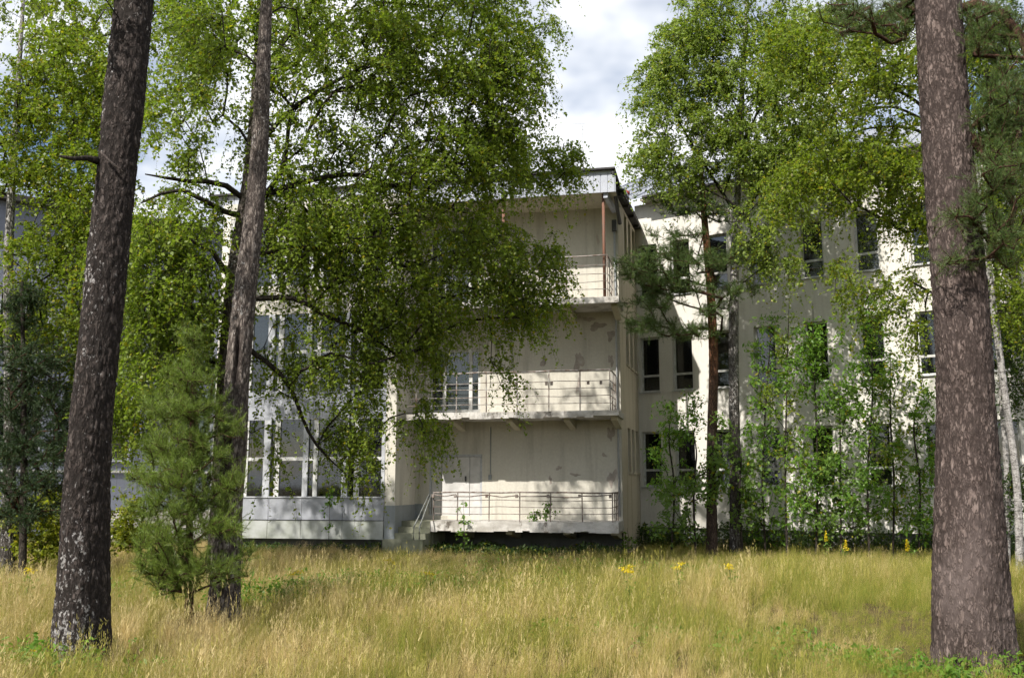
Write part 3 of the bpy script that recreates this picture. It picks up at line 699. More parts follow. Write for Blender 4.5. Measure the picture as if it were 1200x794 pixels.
def skeleton(rs, trunk, targets, step=.28, bole=2.0, lift=.18, rise=.5, limbs=(), tip=.0045, pw=2.35, wig=.05, limb_r=.055):
    """grow branches from trunk (n x 4) so that every target is reached; returns pos, parent, radius, fixed"""
    pos = [p[:3] for p in trunk]; par = [i - 1 for i in range(len(trunk))]; nt_ = len(trunk)
    ok = [p[2] > bole for p in trunk]; thick = {}
    for lb in limbs:
        lb = smooth_path(np.array(lb, float), max(4, int(np.sum(np.linalg.norm(np.diff(np.array(lb), axis=0), axis=1)) / step)))
        d = [np.linalg.norm(lb[0] - p) for p in pos]; j = int(np.argmin(d))
        for qi, q in enumerate(lb[1:]):
            pos.append(q); par.append(j); ok.append(True); j = len(pos) - 1; thick[j] = limb_r * (1 - .95 * qi / len(lb))
    T = np.array(targets); ax = np.array([p[:3] for p in trunk])
    dist = np.array([np.min(np.linalg.norm(ax - t_, axis=1)) for t_ in T]); order = np.argsort(dist)
    ends = []
    cap = nt_ + 60000
    PA = np.zeros((cap, 3)); OK = np.zeros(cap, bool); n = len(pos); PA[:n] = pos; OK[:n] = ok
    for ti in order:
        t_ = T[ti]; d = PA[:n] - t_; L = np.linalg.norm(d, axis=1) + 1e-6
        hz = np.hypot(d[:, 0], d[:, 1])
        bad = np.maximum(0, d[:, 2] + rise * hz) / L
        cost = L * (1 + 1.1 * bad) + np.where(OK[:n], 0, 50)
        cost[:nt_] += .25
        j = int(np.argmin(cost)); a = PA[j].copy(); l = L[j]
        m_ = max(1, int(l / step)); mid = (a + t_) / 2 + np.array([0, 0, lift * l]) + rs.normal(0, wig * l, 3)
        for q in range(1, m_ + 1):
            s = q / m_; pnt = (1 - s)**2 * a + 2 * s * (1 - s) * mid + s * s * t_ + (rs.normal(0, .02, 3) if q < m_ else 0)
            PA[n] = pnt; OK[n] = True; par.append(j); j = n; n += 1
        ends.append(j)
    pos = PA[:n]; par = np.array(par); rad = np.zeros(n); acc = np.zeros(n)
    for e in ends: acc[e] += tip**pw
    for i in range(n - 1, nt_ - 1, -1):
        acc[i] = max(acc[i], tip**pw); rad[i] = acc[i]**(1 / pw)
        if par[i] >= nt_: acc[par[i]] += acc[i]
    rad[:nt_] = [p[3] for p in trunk]
    for i, t_r in thick.items(): rad[i] = max(rad[i], t_r)
    for i in range(nt_, n):
        rad[i] = min(rad[i], .8 * rad[par[i]] if par[i] < nt_ else rad[par[i]])
    return pos, par, rad, nt_, np.array(ends)
def tubes(pos, par, rad, nt_, sides=5):
    n = len(pos); kids = {}
    for i in range(nt_, n): kids.setdefault(par[i], []).append(i)
    VS, FS_ = [], []; off = 0; starts = []
    for p, c in kids.items():
        if p < nt_: starts += [(p, x) for x in c]
        else:
            c = sorted(c, key=lambda x: -rad[x]); starts += [(p, x) for x in c[1:]]
    th = np.linspace(0, 2 * np.pi, sides, endpoint=False); cs, sn = np.cos(th), np.sin(th)
    for p, x in starts:
        ch = [p, x]
        while ch[-1] in kids: ch.append(max(kids[ch[-1]], key=lambda y: rad[y]))
        P = pos[ch]; r = rad[ch].copy(); r[0] = r[1]; r[-1] *= .6
        t = np.gradient(P, axis=0); t /= np.linalg.norm(t, axis=1)[:, None] + 1e-9
        ref = np.where(np.abs(t[:, 2:3]) > .9, np.array([[1., 0, 0]]), np.array([[0, 0, 1.]]))
        u = np.cross(t, ref); u /= np.linalg.norm(u, axis=1)[:, None] + 1e-9; v = np.cross(t, u)
        V = P[:, None] + r[:, None, None] * (cs[None, :, None] * u[:, None] + sn[None, :, None] * v[:, None])
        m_ = len(ch); i = np.arange(m_ - 1)[:, None] * sides; k = np.arange(sides)
        F_ = np.stack([i + k, i + (k + 1) % sides, i + sides + (k + 1) % sides, i + sides + k], -1).reshape(-1, 4) + off
        VS.append(V.reshape(-1, 3)); FS_.append(F_); off += m_ * sides
    return VS, FS_, off
def unit(a): return a / (np.linalg.norm(a, axis=-1, keepdims=True) + 1e-9)
def twigs_leaves(rs, tips, center, ntw, lt, droop, gap, lsize, spread=.03, outward=.6):
    """hanging twigs at every tip; returns twig quads and leaf anchor points"""
    N = len(tips); S = np.repeat(tips, ntw, 0)
    o = unit(S - center) * outward + rs.normal(0, .7, S.shape); o = unit(o)
    L = rs.uniform(lt[0], lt[1], len(S)); K = 5
    P = np.zeros((len(S), K, 3)); s = np.linspace(0, 1, K)
    for k in range(K):
        P[:, k] = S + o * (L * s[k])[:, None] * (1 - .35 * droop * s[k]) + np.array([0, 0, -1]) * (droop * L * s[k]**1.7)[:, None]
    m_ = int(np.mean(lt) / gap); f = rs.uniform(.08, 1, (len(S), m_)) * (K - 1); i = np.minimum(f.astype(int), K - 2); fr = (f - i)[..., None]
    r = np.arange(len(S))[:, None]
    A = P[r, i] * (1 - fr) + P[r, i + 1] * fr
    A = A.reshape(-1, 3) + rs.normal(0, spread, (len(S) * m_, 3))
    return P, A
def twig_geo(P, r=.0035):
    n, K, _ = P.shape; w_ = np.linspace(1, .35, K)[None, :, None] * r
    d = unit(P[:, -1] - P[:, 0]); u = unit(np.cross(d, np.array([.3, .5, .2]))); v = np.cross(d, u)
    V = np.stack([P + u[:, None] * w_, P - .5 * u[:, None] * w_ + .87 * v[:, None] * w_, P - .5 * u[:, None] * w_ - .87 * v[:, None] * w_], 2)
    base = np.arange(n)[:, None, None] * K * 3 + np.arange(K - 1)[None, :, None] * 3; k = np.arange(3)[None, None]
    F_ = np.stack([base + k, base + (k + 1) % 3, base + 3 + (k + 1) % 3, base + 3 + k], -1)
    return V.reshape(-1, 3), F_.reshape(-1, 4)
def leaves(rs, A, size, aspect=.72, hang=.55, jit=.45):
    n = len(A); nrm = unit(rs.normal(0, 1, (n, 3)) + np.array([-.25, -.3, .75])); t = rs.normal(0, .8, (n, 3)) + np.array([0, 0, -hang])
    t = unit(t - nrm * np.sum(t * nrm, 1)[:, None]); bb = np.cross(nrm, t)
    L = (size * rs.uniform(1 - jit, 1 + jit, n))[:, None]; W = L * aspect * .5
    V = np.stack([A, A + t * L * .42 + bb * W + nrm * W * .25, A + t * L - nrm * L * .08, A + t * L * .42 - bb * W + nrm * W * .25], 1)
    F_ = np.arange(n * 4).reshape(n, 4)
    return V.reshape(-1, 3), F_, rs.rand(n)
def needles(rs, S, D, L, num, nl, w_):
    """shoots from S along D with length L, num needles each"""
    n = len(S); f = rs.uniform(0, 1, (n, num)); A = (S[:, None] + D[:, None] * (L[:, None] * f)[..., None]).reshape(-1, 3)
    Dr = np.repeat(D, num, 0); q = unit(np.cross(Dr, rs.normal(0, 1, Dr.shape))); ang = rs.uniform(.35, 1.0, len(A))[:, None]
    d = unit(Dr * np.cos(ang) + q * np.sin(ang)); sd = unit(np.cross(d, rs.normal(0, 1, d.shape))) * w_ / 2
    ln = (nl * rs.uniform(.7, 1.2, len(A)))[:, None]
    V = np.stack([A - sd, A + sd, A + d * ln], 1).reshape(-1, 3)
    return V, np.arange(len(A) * 3).reshape(-1, 3), np.repeat(rs.rand(n) * .6, num) + rs.rand(len(A)) * .4
def ring_path(pts):   # [(px,py,Y,radius)] -> world path
    return [tuple(at(p[0], p[1], p[2])) + (p[3],) for p in pts]
def base_of(path): return (path[0][0], path[0][1], 0)
def finish_branches(root, rs, sk, P=None, mat='branch', sides=5, twr=.0035, name='branches'):
    VS, FS_, off = tubes(*sk[:4], sides=sides)
    if P is not None:
        V, F_ = twig_geo(P, twr); VS.append(V); FS_.append(F_ + off)
    o = big_mesh(name, np.concatenate(VS), np.concatenate(FS_), 4, M[mat], root, smooth=True); o['kind'] = 'stuff'
    return o
def broadleaf(label, path, blobs, seed, leafmat_='birch_leaf', barkm='bark_birch', ring=(20, 90), lsize=.055, ntw=6, lt=(.35, .95), droop=.8, gap=.034,
              limbs=(), bole=2.0, lift=.15, rise=.5, amp=.008, tall=None, notch=None, group=None, name='birch_tree', cells=10, plate=.12, extra=None, aspect=.72, flare=.25, spread=.022, cat='tree', world_blobs=None):
    rs = np.random.RandomState(seed); path = [tuple(p) for p in path]
    root = empty(name, base_of(path), label, cat, group)
    trunk_mesh('trunk', path, ring[0], ring[1], M[barkm], root, seed, cells, plate, amp, flare=flare, notch=notch)
    sp_ = smooth_path(path, max(8, int(np.linalg.norm(np.array(path[-1][:3]) - np.array(path[0][:3])) / .3)))
    T = blob_points(rs, blobs) if blobs else np.zeros((0, 3))
    if world_blobs is not None:
        for (c_, r_, n_) in world_blobs:
            q = unit(rs.normal(0, 1, (n_, 3))) * (rs.rand(n_, 1)**.4); T = np.concatenate([T, np.array(c_) + q * np.array(r_)])
    sk = skeleton(rs, sp_, T, bole=bole, lift=lift, rise=rise, limbs=limbs)
    tips = sk[0][sk[4]]; cen = sp_[len(sp_) // 2, :3]
    P, A = twigs_leaves(rs, tips, cen, ntw, lt, droop, gap, lsize, spread)
    finish_branches(root, rs, sk, P)
    V, F_, rn = leaves(rs, A, lsize, aspect)
    tag(big_mesh('crown', V, F_, 4, M[leafmat_], root, rn), kind='stuff')
    return root
def pine(label, path, blobs, seed, mat='pine_needle', barkm='bark_pine_top', ring=(20, 90), sh=(9, .28), num=34, nl=.06, w_=.0045, limbs=(), bole=1.5, lift=.02, rise=.1, amp=.01,
         group=None, name='pine_tree', cells=10, plate=.12, flare=.25, up=.35, world_blobs=None, tip=.006, sharp=1.0, wob=.06):
    rs = np.random.RandomState(seed); path = [tuple(p) for p in path]
    root = empty(name, base_of(path), label, 'tree', group)
    trunk_mesh('trunk', path, ring[0], ring[1], M[barkm], root, seed, cells, plate, amp, flare=flare, sharp=sharp, wob=wob)
    sp_ = smooth_path(path, max(8, int(np.linalg.norm(np.array(path[-1][:3]) - np.array(path[0][:3])) / .25)))
    T = blob_points(rs, blobs) if blobs else np.zeros((0, 3))
    if world_blobs is not None:
        for (c_, r_, n_) in world_blobs:
            q = unit(rs.normal(0, 1, (n_, 3))) * (rs.rand(n_, 1)**.4); T = np.concatenate([T, np.array(c_) + q * np.array(r_)])
    sk = skeleton(rs, sp_, T, bole=bole, lift=lift, rise=rise, limbs=limbs, tip=tip)
    tips = sk[0][sk[4]]; prev = sk[0][sk[1][sk[4]]]
    D0 = unit(tips - prev); D0 = np.repeat(D0, sh[0], 0); S = np.repeat(tips, sh[0], 0) - D0 * rs.uniform(0, .3, (len(D0), 1))
    D = unit(D0 * .5 + rs.normal(0, .65, D0.shape) + np.array([0, 0, up])); L = sh[1] * rs.uniform(.5, 1.1, len(D))
    P = S[:, None] + D[:, None] * (L[:, None] * np.linspace(0, 1, 3))[..., None]
    finish_branches(root, rs, sk, P, 'branch_pine', twr=.004)
    V, F_, rn = needles(rs, S, D, L, num, nl, w_)
    tag(big_mesh('needles', V, F_, 3, M[mat], root, rn), kind='stuff')
    return root
def tp(px, Y, r): g_ = ground_at(px, Y); return (g_[0], g_[1], -.12 if Y < 14 else -.38, r)

# --- old dark birch, front left
pA = [tp(94, 9.2, .250)] + ring_path([(97, 690, 9.2, .232), (102, 560, 9.2, .206), (108, 480, 9.2, .190), (117, 400, 9.25, .186), (127, 300, 9.3, .188), (138, 200, 9.35, .180), (147, 110, 9.4, .190), (156, 20, 9.5, .186), (178, -230, 9.8, .15), (190, -520, 10.2, .10)])
A_ = np.array(pA[-1][:3])
broadleaf('old birch with dark flaked bark and a short broken snag, leaning in at the left', pA,
          [(60, -60, 90, 60, 9.6, 1.2, 25), (245, 25, 40, 50, 9.8, .5, 0)], 11, 'birch_leaf', 'bark_old_birch', ring=(110, 560), lsize=.055, limbs=[],
          bole=4.6, cells=20, plate=.16, amp=.024, world_blobs=[((A_[0], A_[1], A_[2] - .5), (2.0, 2.0, 2.2), 110), ((A_[0] - 2.0, A_[1] - .5, A_[2] - 2.0), (1.5, 1.4, 1.2), 40)])
rootA = [o for o in bpy.data.objects if o.type == 'EMPTY'][-1]
sn = [at(116, 189, 9.25), at(101, 185, 9.1), at(86, 186, 8.95), at(70, 183, 8.85)]
MB().tube(sn, [.045, .03, .022, .014], 7).build('snag', M['branch'], rootA, True)
MB().tube([at(118, 178, 9.1), at(130, 190, 9.05), at(145, 202, 9.02)], [.015, .012, .006], 6).build('snag', M['bark_split'], rootA, True)

# --- split grey birch, second from the left
pB = [tp(263, 12.6, .188)] + ring_path([(266, 660, 12.60, 0.171), (269, 600, 12.60, 0.161), (275, 520, 12.60, 0.161), (278, 450, 12.60, 0.152), (283, 390, 12.65, 0.150), (290, 320, 12.70, 0.139), (298, 250, 12.75, 0.126), (303, 190, 12.85, 0.120), (307, 110, 12.90, 0.105), (312, 0, 13.10, 0.083), (322, -200, 13.40, 0.059), (330, -380, 13.80, 0.032)])
B_ = np.array(pB[-1][:3])
broadleaf('slender grey birch with a long open split in its trunk', pB, [(345, 20, 50, 50, 14.2, .6, 16), (250, 40, 28, 55, 13.2, .7, 26)], 12, 'birch_leaf', 'bark_split', ring=(110, 460), lsize=.055, notch=(2.0, 4.1, .20, .085),
          bole=5.2, cells=16, plate=.2, amp=.016, world_blobs=[((B_[0], B_[1], B_[2] - .8), (1.6, 1.6, 1.8), 90)])
rootB = [o for o in bpy.data.objects if o.type == 'EMPTY'][-1]
# --- big spreading birch between trunk and facade
pC = [tp(262, 16.5, .30)] + ring_path([(266, 560, 16.5, .26), (272, 420, 16.5, .235), (279, 320, 16.5, .20), (294, 210, 16.6, .16), (304, 80, 16.8, .12), (310, -60, 17, .09), (316, -220, 17.2, .05)])
limbsC = [
    [at(280, 350, 16.5), at(300, 350, 16.6), at(345, 350, 16.9), at(385, 372, 17.3), at(420, 385, 17.8), at(470, 420, 18.2)],
    [at(282, 260, 16.5), at(330, 200, 16.8), at(345, 130, 17), at(400, 92, 17.3), at(440, 72, 17.6), at(500, 60, 18)],
    [at(284, 210, 16.5), at(320, 150, 16.8), at(370, 108, 17.2), at(415, 85, 17.6), at(480, 66, 18), at(540, 52, 18.3)],
    [at(284, 230, 16.5), at(260, 215, 16.2), at(220, 212, 15.8), at(170, 204, 15.4)],
    [at(283, 260, 16.4), at(240, 235, 16.0), at(212, 222, 15.7), at(165, 238, 15.3)],
    [at(280, 330, 16.4), at(262, 315, 16.1), at(245, 290, 15.9), at(200, 280, 15.4)],
    [at(284, 240, 16.5), at(350, 215, 17), at(420, 205, 17.6), at(500, 235, 18.4), at(560, 250, 19), at(620, 205, 19.6), at(660, 185, 20)],
    [at(278, 400, 16.5), at(330, 440, 17), at(370, 520, 17.6), at(410, 560, 18.1)],
    [at(280, 300, 16.5), at(360, 290, 17), at(440, 300, 17.8), at(520, 330, 18.8), at(590, 345, 19.6)],
    [at(290, 110, 16.7), at(340, 40, 17), at(400, -20, 17.5), at(480, -60, 18)]]
blC = [(380, 40, 130, 70, 17.3, 2, 149), (520, 50, 110, 75, 17.8, 2, 195), (590, 95, 45, 95, 18.2, 1.2, 97), (470, 150, 130, 75, 17.6, 1.8, 175), (565, 175, 60, 55, 18.3, 1.2, 75),
       (330, 160, 60, 70, 17, 1.4, 44), (400, 240, 110, 60, 17.5, 1.6, 117), (520, 270, 100, 55, 18.6, 1.5, 110), (440, 330, 80, 60, 18, 1.4, 69), (600, 300, 62, 52, 19.4, 1, 65), (635, 195, 48, 26, 19.8, 0.6, 39), (655, 180, 22, 14, 20, 0.4, 10), (645, 330, 20, 30, 19.8, 0.4, 10),
       (610, 350, 34, 40, 19.6, 0.8, 29), (540, 345, 70, 40, 19, 1.1, 46), (480, 390, 55, 36, 18.8, 1, 25), (440, 430, 48, 60, 18.2, 1, 34), (405, 490, 42, 46, 18, 0.8, 19), (485, 490, 34, 26, 18.8, 0.8, 10), (580, 410, 14, 26, 19.5, 0.4, 4), (590, 440, 8, 14, 19.6, 0.3, 3), (500, 455, 16, 36, 18.9, 0.4, 5), (520, 500, 18, 18, 19, 0.4, 3),
       (350, 320, 60, 45, 17.2, 1.2, 27), (345, 430, 50, 50, 17.3, 0.9, 15), (420, 545, 36, 14, 18.2, 0.5, 3), (330, 510, 40, 50, 17.4, 0.9, 6),
       (225, 120, 60, 80, 16, 1.2, 52), (215, 250, 60, 60, 16, 1.2, 57), (195, 350, 60, 80, 15.8, 1.2, 88), (175, 430, 45, 60, 15.6, 1, 46), (235, 30, 50, 50, 16.2, 1.2, 46), (250, 400, 40, 60, 17, 0.8, 25), (530, -70, 150, 50, 18, 2.5, 65), (330, -90, 120, 60, 17, 2.5, 52),
       (470, 360, 70, 36, 18.4, 1.2, 31), (370, 400, 60, 50, 17.6, 1, 19), (350, 250, 70, 60, 17, 1.4, 52), (420, 500, 45, 36, 18.1, 0.8, 11), (160, 300, 50, 70, 15.6, 1, 46), (230, 330, 40, 60, 16.2, 1, 35), (150, 470, 40, 40, 15.6, 0.8, 25)]
broadleaf('big spreading birch whose drooping crown hides the left half of the facade', pC, blC, 21, 'birch_leaf', 'bark_split', ring=(40, 240), limbs=limbsC, bole=2.6, droop=.75, lsize=.062, lt=(.35, 1.0), gap=.034, amp=.014, cells=12, world_blobs=[((-3.2, 17.2, 13.0), (3.4, 2.4, 1.8), 110), ((-.2, 18.6, 12.4), (1.8, 1.8, 1.6), 45), ((-2.5, 19.8, 12.8), (3.0, 2.0, 1.5), 70)])  # world blobs: extra crown added above the view to shade the facade

# --- birch at the left edge, behind the old trunk
pD = [tp(10, 19, .13)] + ring_path([(12, 480, 19, .11), (10, 300, 19, .09), (20, 120, 19, .06), (30, -40, 19, .03)])
broadleaf('thin birch with loose light crown at the left edge', pD,
          [(70, 60, 50, 30, 19, 1.5, 40), (60, 120, 70, 50, 19, 1.5, 90), (90, 200, 60, 60, 18.6, 1.5, 90), (75, 260, 50, 40, 19, 1.5, 40), (105, 310, 45, 50, 18.5, 1.2, 60), (50, 370, 50, 30, 19, 1.2, 34), (100, 400, 40, 50, 18.5, 1.0, 45), (15, 180, 30, 60, 19, 1, 30), (30, 300, 36, 40, 18.6, 1, 26), (130, 110, 40, 60, 18.6, 1, 40), (-30, 100, 60, 120, 19, 2, 60)],
          31, 'birch_leaf_yellow', 'bark_birch', lsize=.065, bole=2.5, world_blobs=[((-10.2, 21.5, 12.2), (2.0, 2.4, 2.3), 130), ((-8.6, 21.0, 13.6), (1.8, 1.6, 1.4), 70)])  # world blobs: crown enlarged here so that it shades the glazed bay
# --- dark conifer at the left edge
pE = [tp(28, 17.5, .065)] + ring_path([(28, 520, 17.5, .055), (27, 420, 17.5, .04), (26, 330, 17.5, .03)])
pine('dark young spruce in the shade at the left edge', pE, [(28, 360, 30, 30, 17.5, .5, 30), (35, 420, 55, 28, 17.5, .9, 60), (40, 470, 65, 28, 17.5, 1.1, 75), (45, 520, 70, 26, 17.5, 1.2, 75), (45, 560, 75, 20, 17.5, 1.2, 55), (40, 600, 60, 14, 17.5, 1.1, 30)], 32, 'dark_needle', 'branch', sh=(14, .26), num=46, nl=.045, w_=.008, up=-.1, name='spruce_tree')

# --- young pine beside the split birch
pY = [tp(222, 11.95, .055)] + ring_path([(222, 620, 11.95, .045), (224, 520, 11.95, .035), (226, 440, 11.95, .022), (228, 392, 11.95, .010)])
pine('bushy young pine standing between the two dark trunks', pY,
     [(228, 405, 14, 20, 11.95, .15, 14), (222, 440, 34, 18, 11.95, .4, 35), (205, 475, 46, 20, 11.95, .6, 53), (245, 485, 30, 22, 12.15, .5, 31), (205, 520, 50, 20, 11.95, .65, 62), (245, 535, 36, 20, 12.05, .5, 35), (200, 560, 52, 20, 11.85, .7, 62), (245, 580, 36, 20, 11.85, .5, 31),
      (195, 600, 48, 18, 11.75, .7, 48), (190, 635, 45, 16, 11.65, .7, 40), (185, 655, 36, 10, 11.55, .5, 16), (282, 650, 18, 14, 11.75, .25, 6), (272, 505, 20, 22, 11.85, .3, 8), (276, 560, 22, 22, 11.85, .35, 9), (272, 612, 24, 18, 11.75, .35, 8), (270, 672, 26, 12, 11.65, .3, 7), (255, 620, 30, 14, 11.55, .4, 16), (205, 690, 36, 8, 11.65, .5, 13), (200, 672, 42, 9, 11.65, .6, 22), (240, 665, 30, 10, 11.65, .5, 16), (180, 668, 26, 8, 11.55, .4, 10)],
     41, 'young_needle', 'branch_pine', ring=(16, 60), sh=(6, .22), num=46, nl=.07, w_=.0035, bole=.12, up=.55, rise=.3, tip=.004)

# --- big pine, front right
pP = [tp(1141, 9.3, .350)] + ring_path([(1138, 700, 9.3, .338), (1136, 600, 9.3, .306), (1132, 470, 9.35, .262), (1129, 400, 9.35, .254), (1124, 330, 9.4, .252), (1109, 160, 9.55, .238), (1098, -10, 9.7, .228), (1085, -250, 10, .18), (1075, -600, 10.5, .11)])
P_ = np.array(pP[-1][:3])
limbsP = [[at(1108, 10, 9.7), at(1150, 5, 9.5), at(1195, 40, 9.3), at(1200, 130, 9.1), at(1175, 215, 8.9)],
          [at(1100, -20, 9.8), at(1060, 5, 10.1), at(1020, 30, 10.2), at(985, 40, 10.2)],
          [at(1112, 130, 9.6), at(1160, 190, 9.3), at(1190, 250, 9.1), at(1165, 300, 9.0)]]
pine('thick old pine trunk with pinkish plated bark in the front right', pP,
     [(1170, 40, 40, 40, 9.4, .5, 60), (1185, 110, 32, 50, 9.2, .5, 60), (1165, 150, 30, 30, 9.2, .3, 28), (1140, 20, 20, 20, 9.9, .3, 14), (1180, 200, 40, 40, 8.8, .5, 45), (1135, 245, 30, 25, 8.85, .25, 20), (1180, 280, 35, 35, 9.0, .5, 32), (1120, 305, 18, 12, 8.9, .15, 5), (1030, 30, 50, 30, 10.2, .4, 46), (1060, 10, 24, 24, 10.2, .3, 16), (990, 15, 40, 20, 9.4, .5, 25)],
     51, 'pine_needle', 'bark_pine', ring=(130, 560), sh=(7, .22), num=36, nl=.06, w_=.003, limbs=limbsP, bole=4.0, cells=28, plate=.15, amp=.028, flare=.12, sharp=.6, wob=.025,
     world_blobs=[((P_[0], P_[1], P_[2] - .6), (2.2, 2.2, 2.2), 110), ((P_[0] + 1.5, P_[1] - .8, P_[2] - 3), (2.0, 1.6, 1.2), 60)])

# --- slim pine and birch before the wing
pM = [tp(834, 25.5, .15)] + ring_path([(834, 520, 25.5, .14), (836, 420, 25.5, .125), (832, 330, 25.5, .11), (826, 260, 25.5, .085), (822, 200, 25.5, .05), (822, 150, 25.5, .02)])
pine('slim pine with orange upper trunk and layered boughs before the wing', pM,
     [(822, 165, 16, 22, 25.5, .5, 30), (815, 200, 34, 16, 25.5, .8, 40), (800, 240, 45, 14, 25.3, 1.0, 52), (850, 250, 38, 14, 25.5, .8, 34), (790, 275, 40, 10, 25.1, .9, 34), (775, 300, 45, 12, 25, 1.0, 60), (760, 322, 42, 12, 24.8, .9, 62), (820, 305, 40, 14, 25, 1.0, 50), (870, 300, 42, 16, 25.3, 1.0, 60), (735, 312, 22, 6, 24.6, .5, 16), (800, 330, 44, 12, 25, 1.0, 56), (860, 340, 34, 12, 25.2, .8, 38), (765, 355, 40, 9, 24.8, .8, 38), (775, 385, 50, 10, 24.8, .9, 48), (745, 378, 24, 6, 24.6, .5, 16), (815, 390, 36, 10, 25, .8, 32), (785, 340, 36, 9, 24.8, .7, 30), (835, 365, 30, 9, 25, .7, 22)],
     61, 'pine_needle', 'bark_pine_top', ring=(24, 120), sh=(8, .26), num=30, nl=.07, w_=.007, bole=5.0, rise=0, up=.3)
pR = [tp(861, 26, .165)] + ring_path([(861, 520, 26, .145), (860, 400, 26, .13), (862, 280, 26, .11), (866, 180, 26, .085), (872, 60, 26, .06), (878, -80, 26, .03)])
limR = [[at(862, 250, 26), at(830, 200, 25.6), at(800, 150, 25.2), at(775, 100, 24.8)], [at(863, 260, 26), at(910, 200, 25.6), at(950, 160, 25.2), at(1000, 125, 24.8)], [at(866, 180, 26), at(900, 110, 25.8), at(940, 60, 25.5)]]
broadleaf('tall birch with white upper stem and light green crown above the wing', pR,
          [(790, 60, 26, 45, 25.3, 1.2, 55), (770, 110, 30, 45, 25, 1, 55), (765, 180, 28, 32, 25, .8, 40), (820, 30, 30, 60, 25.6, 1.5, 75), (830, 120, 45, 60, 25.5, 1.5, 110), (850, -30, 70, 50, 26, 2, 70), (880, 60, 60, 60, 25.8, 1.6, 120), (800, 200, 40, 25, 25.2, 1, 36), (880, 170, 55, 55, 25.6, 1.5, 120), (930, 110, 45, 70, 25.2, 1.5, 110), (920, 220, 40, 40, 25, 1.2, 45), (885, 262, 26, 40, 25, .8, 22), (905, 310, 20, 26, 25, .6, 10), (985, 330, 14, 40, 24.6, .5, 8), (930, 300, 14, 30, 24.8, .5, 6), (950, 40, 50, 60, 25.4, 1.5, 95), (950, 180, 40, 45, 25, 1.2, 60)],
          62, 'birch_leaf_light', 'bark_birch', ring=(24, 120), lsize=.075, limbs=limR, bole=5.5, lt=(.4, 1.1), droop=.85, gap=.042)
pR2 = [tp(1194, 20, .085)] + ring_path([(1191, 560, 20, .072), (1179, 470, 20, .068), (1167, 380, 20, .066), (1150, 250, 20, .07), (1130, 120, 20, .05), (1110, -40, 20, .025)])
limR2 = [[at(1146, 220, 20), at(1080, 140, 19.6), at(1040, 125, 19.2), at(1000, 140, 18.9)], [at(1150, 250, 20), at(1080, 155, 19.6), at(1020, 150, 19.2), at(970, 170, 18.9)], [at(1160, 330, 20), at(1100, 345, 19.7), at(1060, 325, 19.4)], [at(1146, 210, 20), at(1060, 110, 19.5), at(960, 100, 19), at(910, 120, 18.8)]]
broadleaf('leaning thin birch right of the old pine with a wide yellow green crown', pR2,
          [(1000, 80, 70, 70, 19, 1.5, 115), (1050, 60, 50, 60, 19.4, 1.5, 70), (1000, 185, 70, 42, 18.9, 1.2, 85), (1055, 190, 36, 55, 19.2, 1.2, 60), (1058, 250, 28, 26, 19.2, .8, 22), (1000, 232, 16, 24, 18.9, .5, 9), (935, 210, 40, 24, 18.8, .9, 28), (918, 250, 16, 16, 18.8, .5, 5), (1062, 330, 26, 26, 19.3, .8, 10), (1160, 120, 50, 100, 20.3, 1.2, 95), (1180, 330, 36, 80, 20.5, 1, 50), (1180, 250, 40, 60, 20.5, 1, 40), (1075, 390, 16, 30, 19.4, .6, 9), (1030, 345, 40, 26, 19.3, .8, 16), (985, 300, 10, 20, 19, .4, 4), (930, 60, 40, 40, 19, 1, 34), (1085, 230, 20, 60, 19.4, .6, 18), (1100, -40, 120, 40, 20, 2, 50)],
          63, 'birch_leaf_yellow', 'bark_birch_white', ring=(24, 140), lsize=.065, limbs=limR2, bole=4.0, gap=.04, droop=.75)
pR3 = [tp(1178, 22, .075)] + ring_path([(1180, 560, 22, .062), (1172, 440, 22, .055), (1168, 330, 22, .05), (1166, 200, 22, .035), (1164, 20, 22, .02)])
broadleaf('pale straight birch stem just behind the old pine', pR3, [(1175, 260, 30, 60, 22, 1, 60), (1165, 60, 40, 70, 22, 1, 90), (1190, 160, 30, 60, 22, 1, 60), (1195, 400, 30, 80, 22, 1, 55), (1190, 560, 25, 40, 22, .8, 25)], 64, 'dark_leaf', 'bark_birch_white', lsize=.06, bole=2.0)

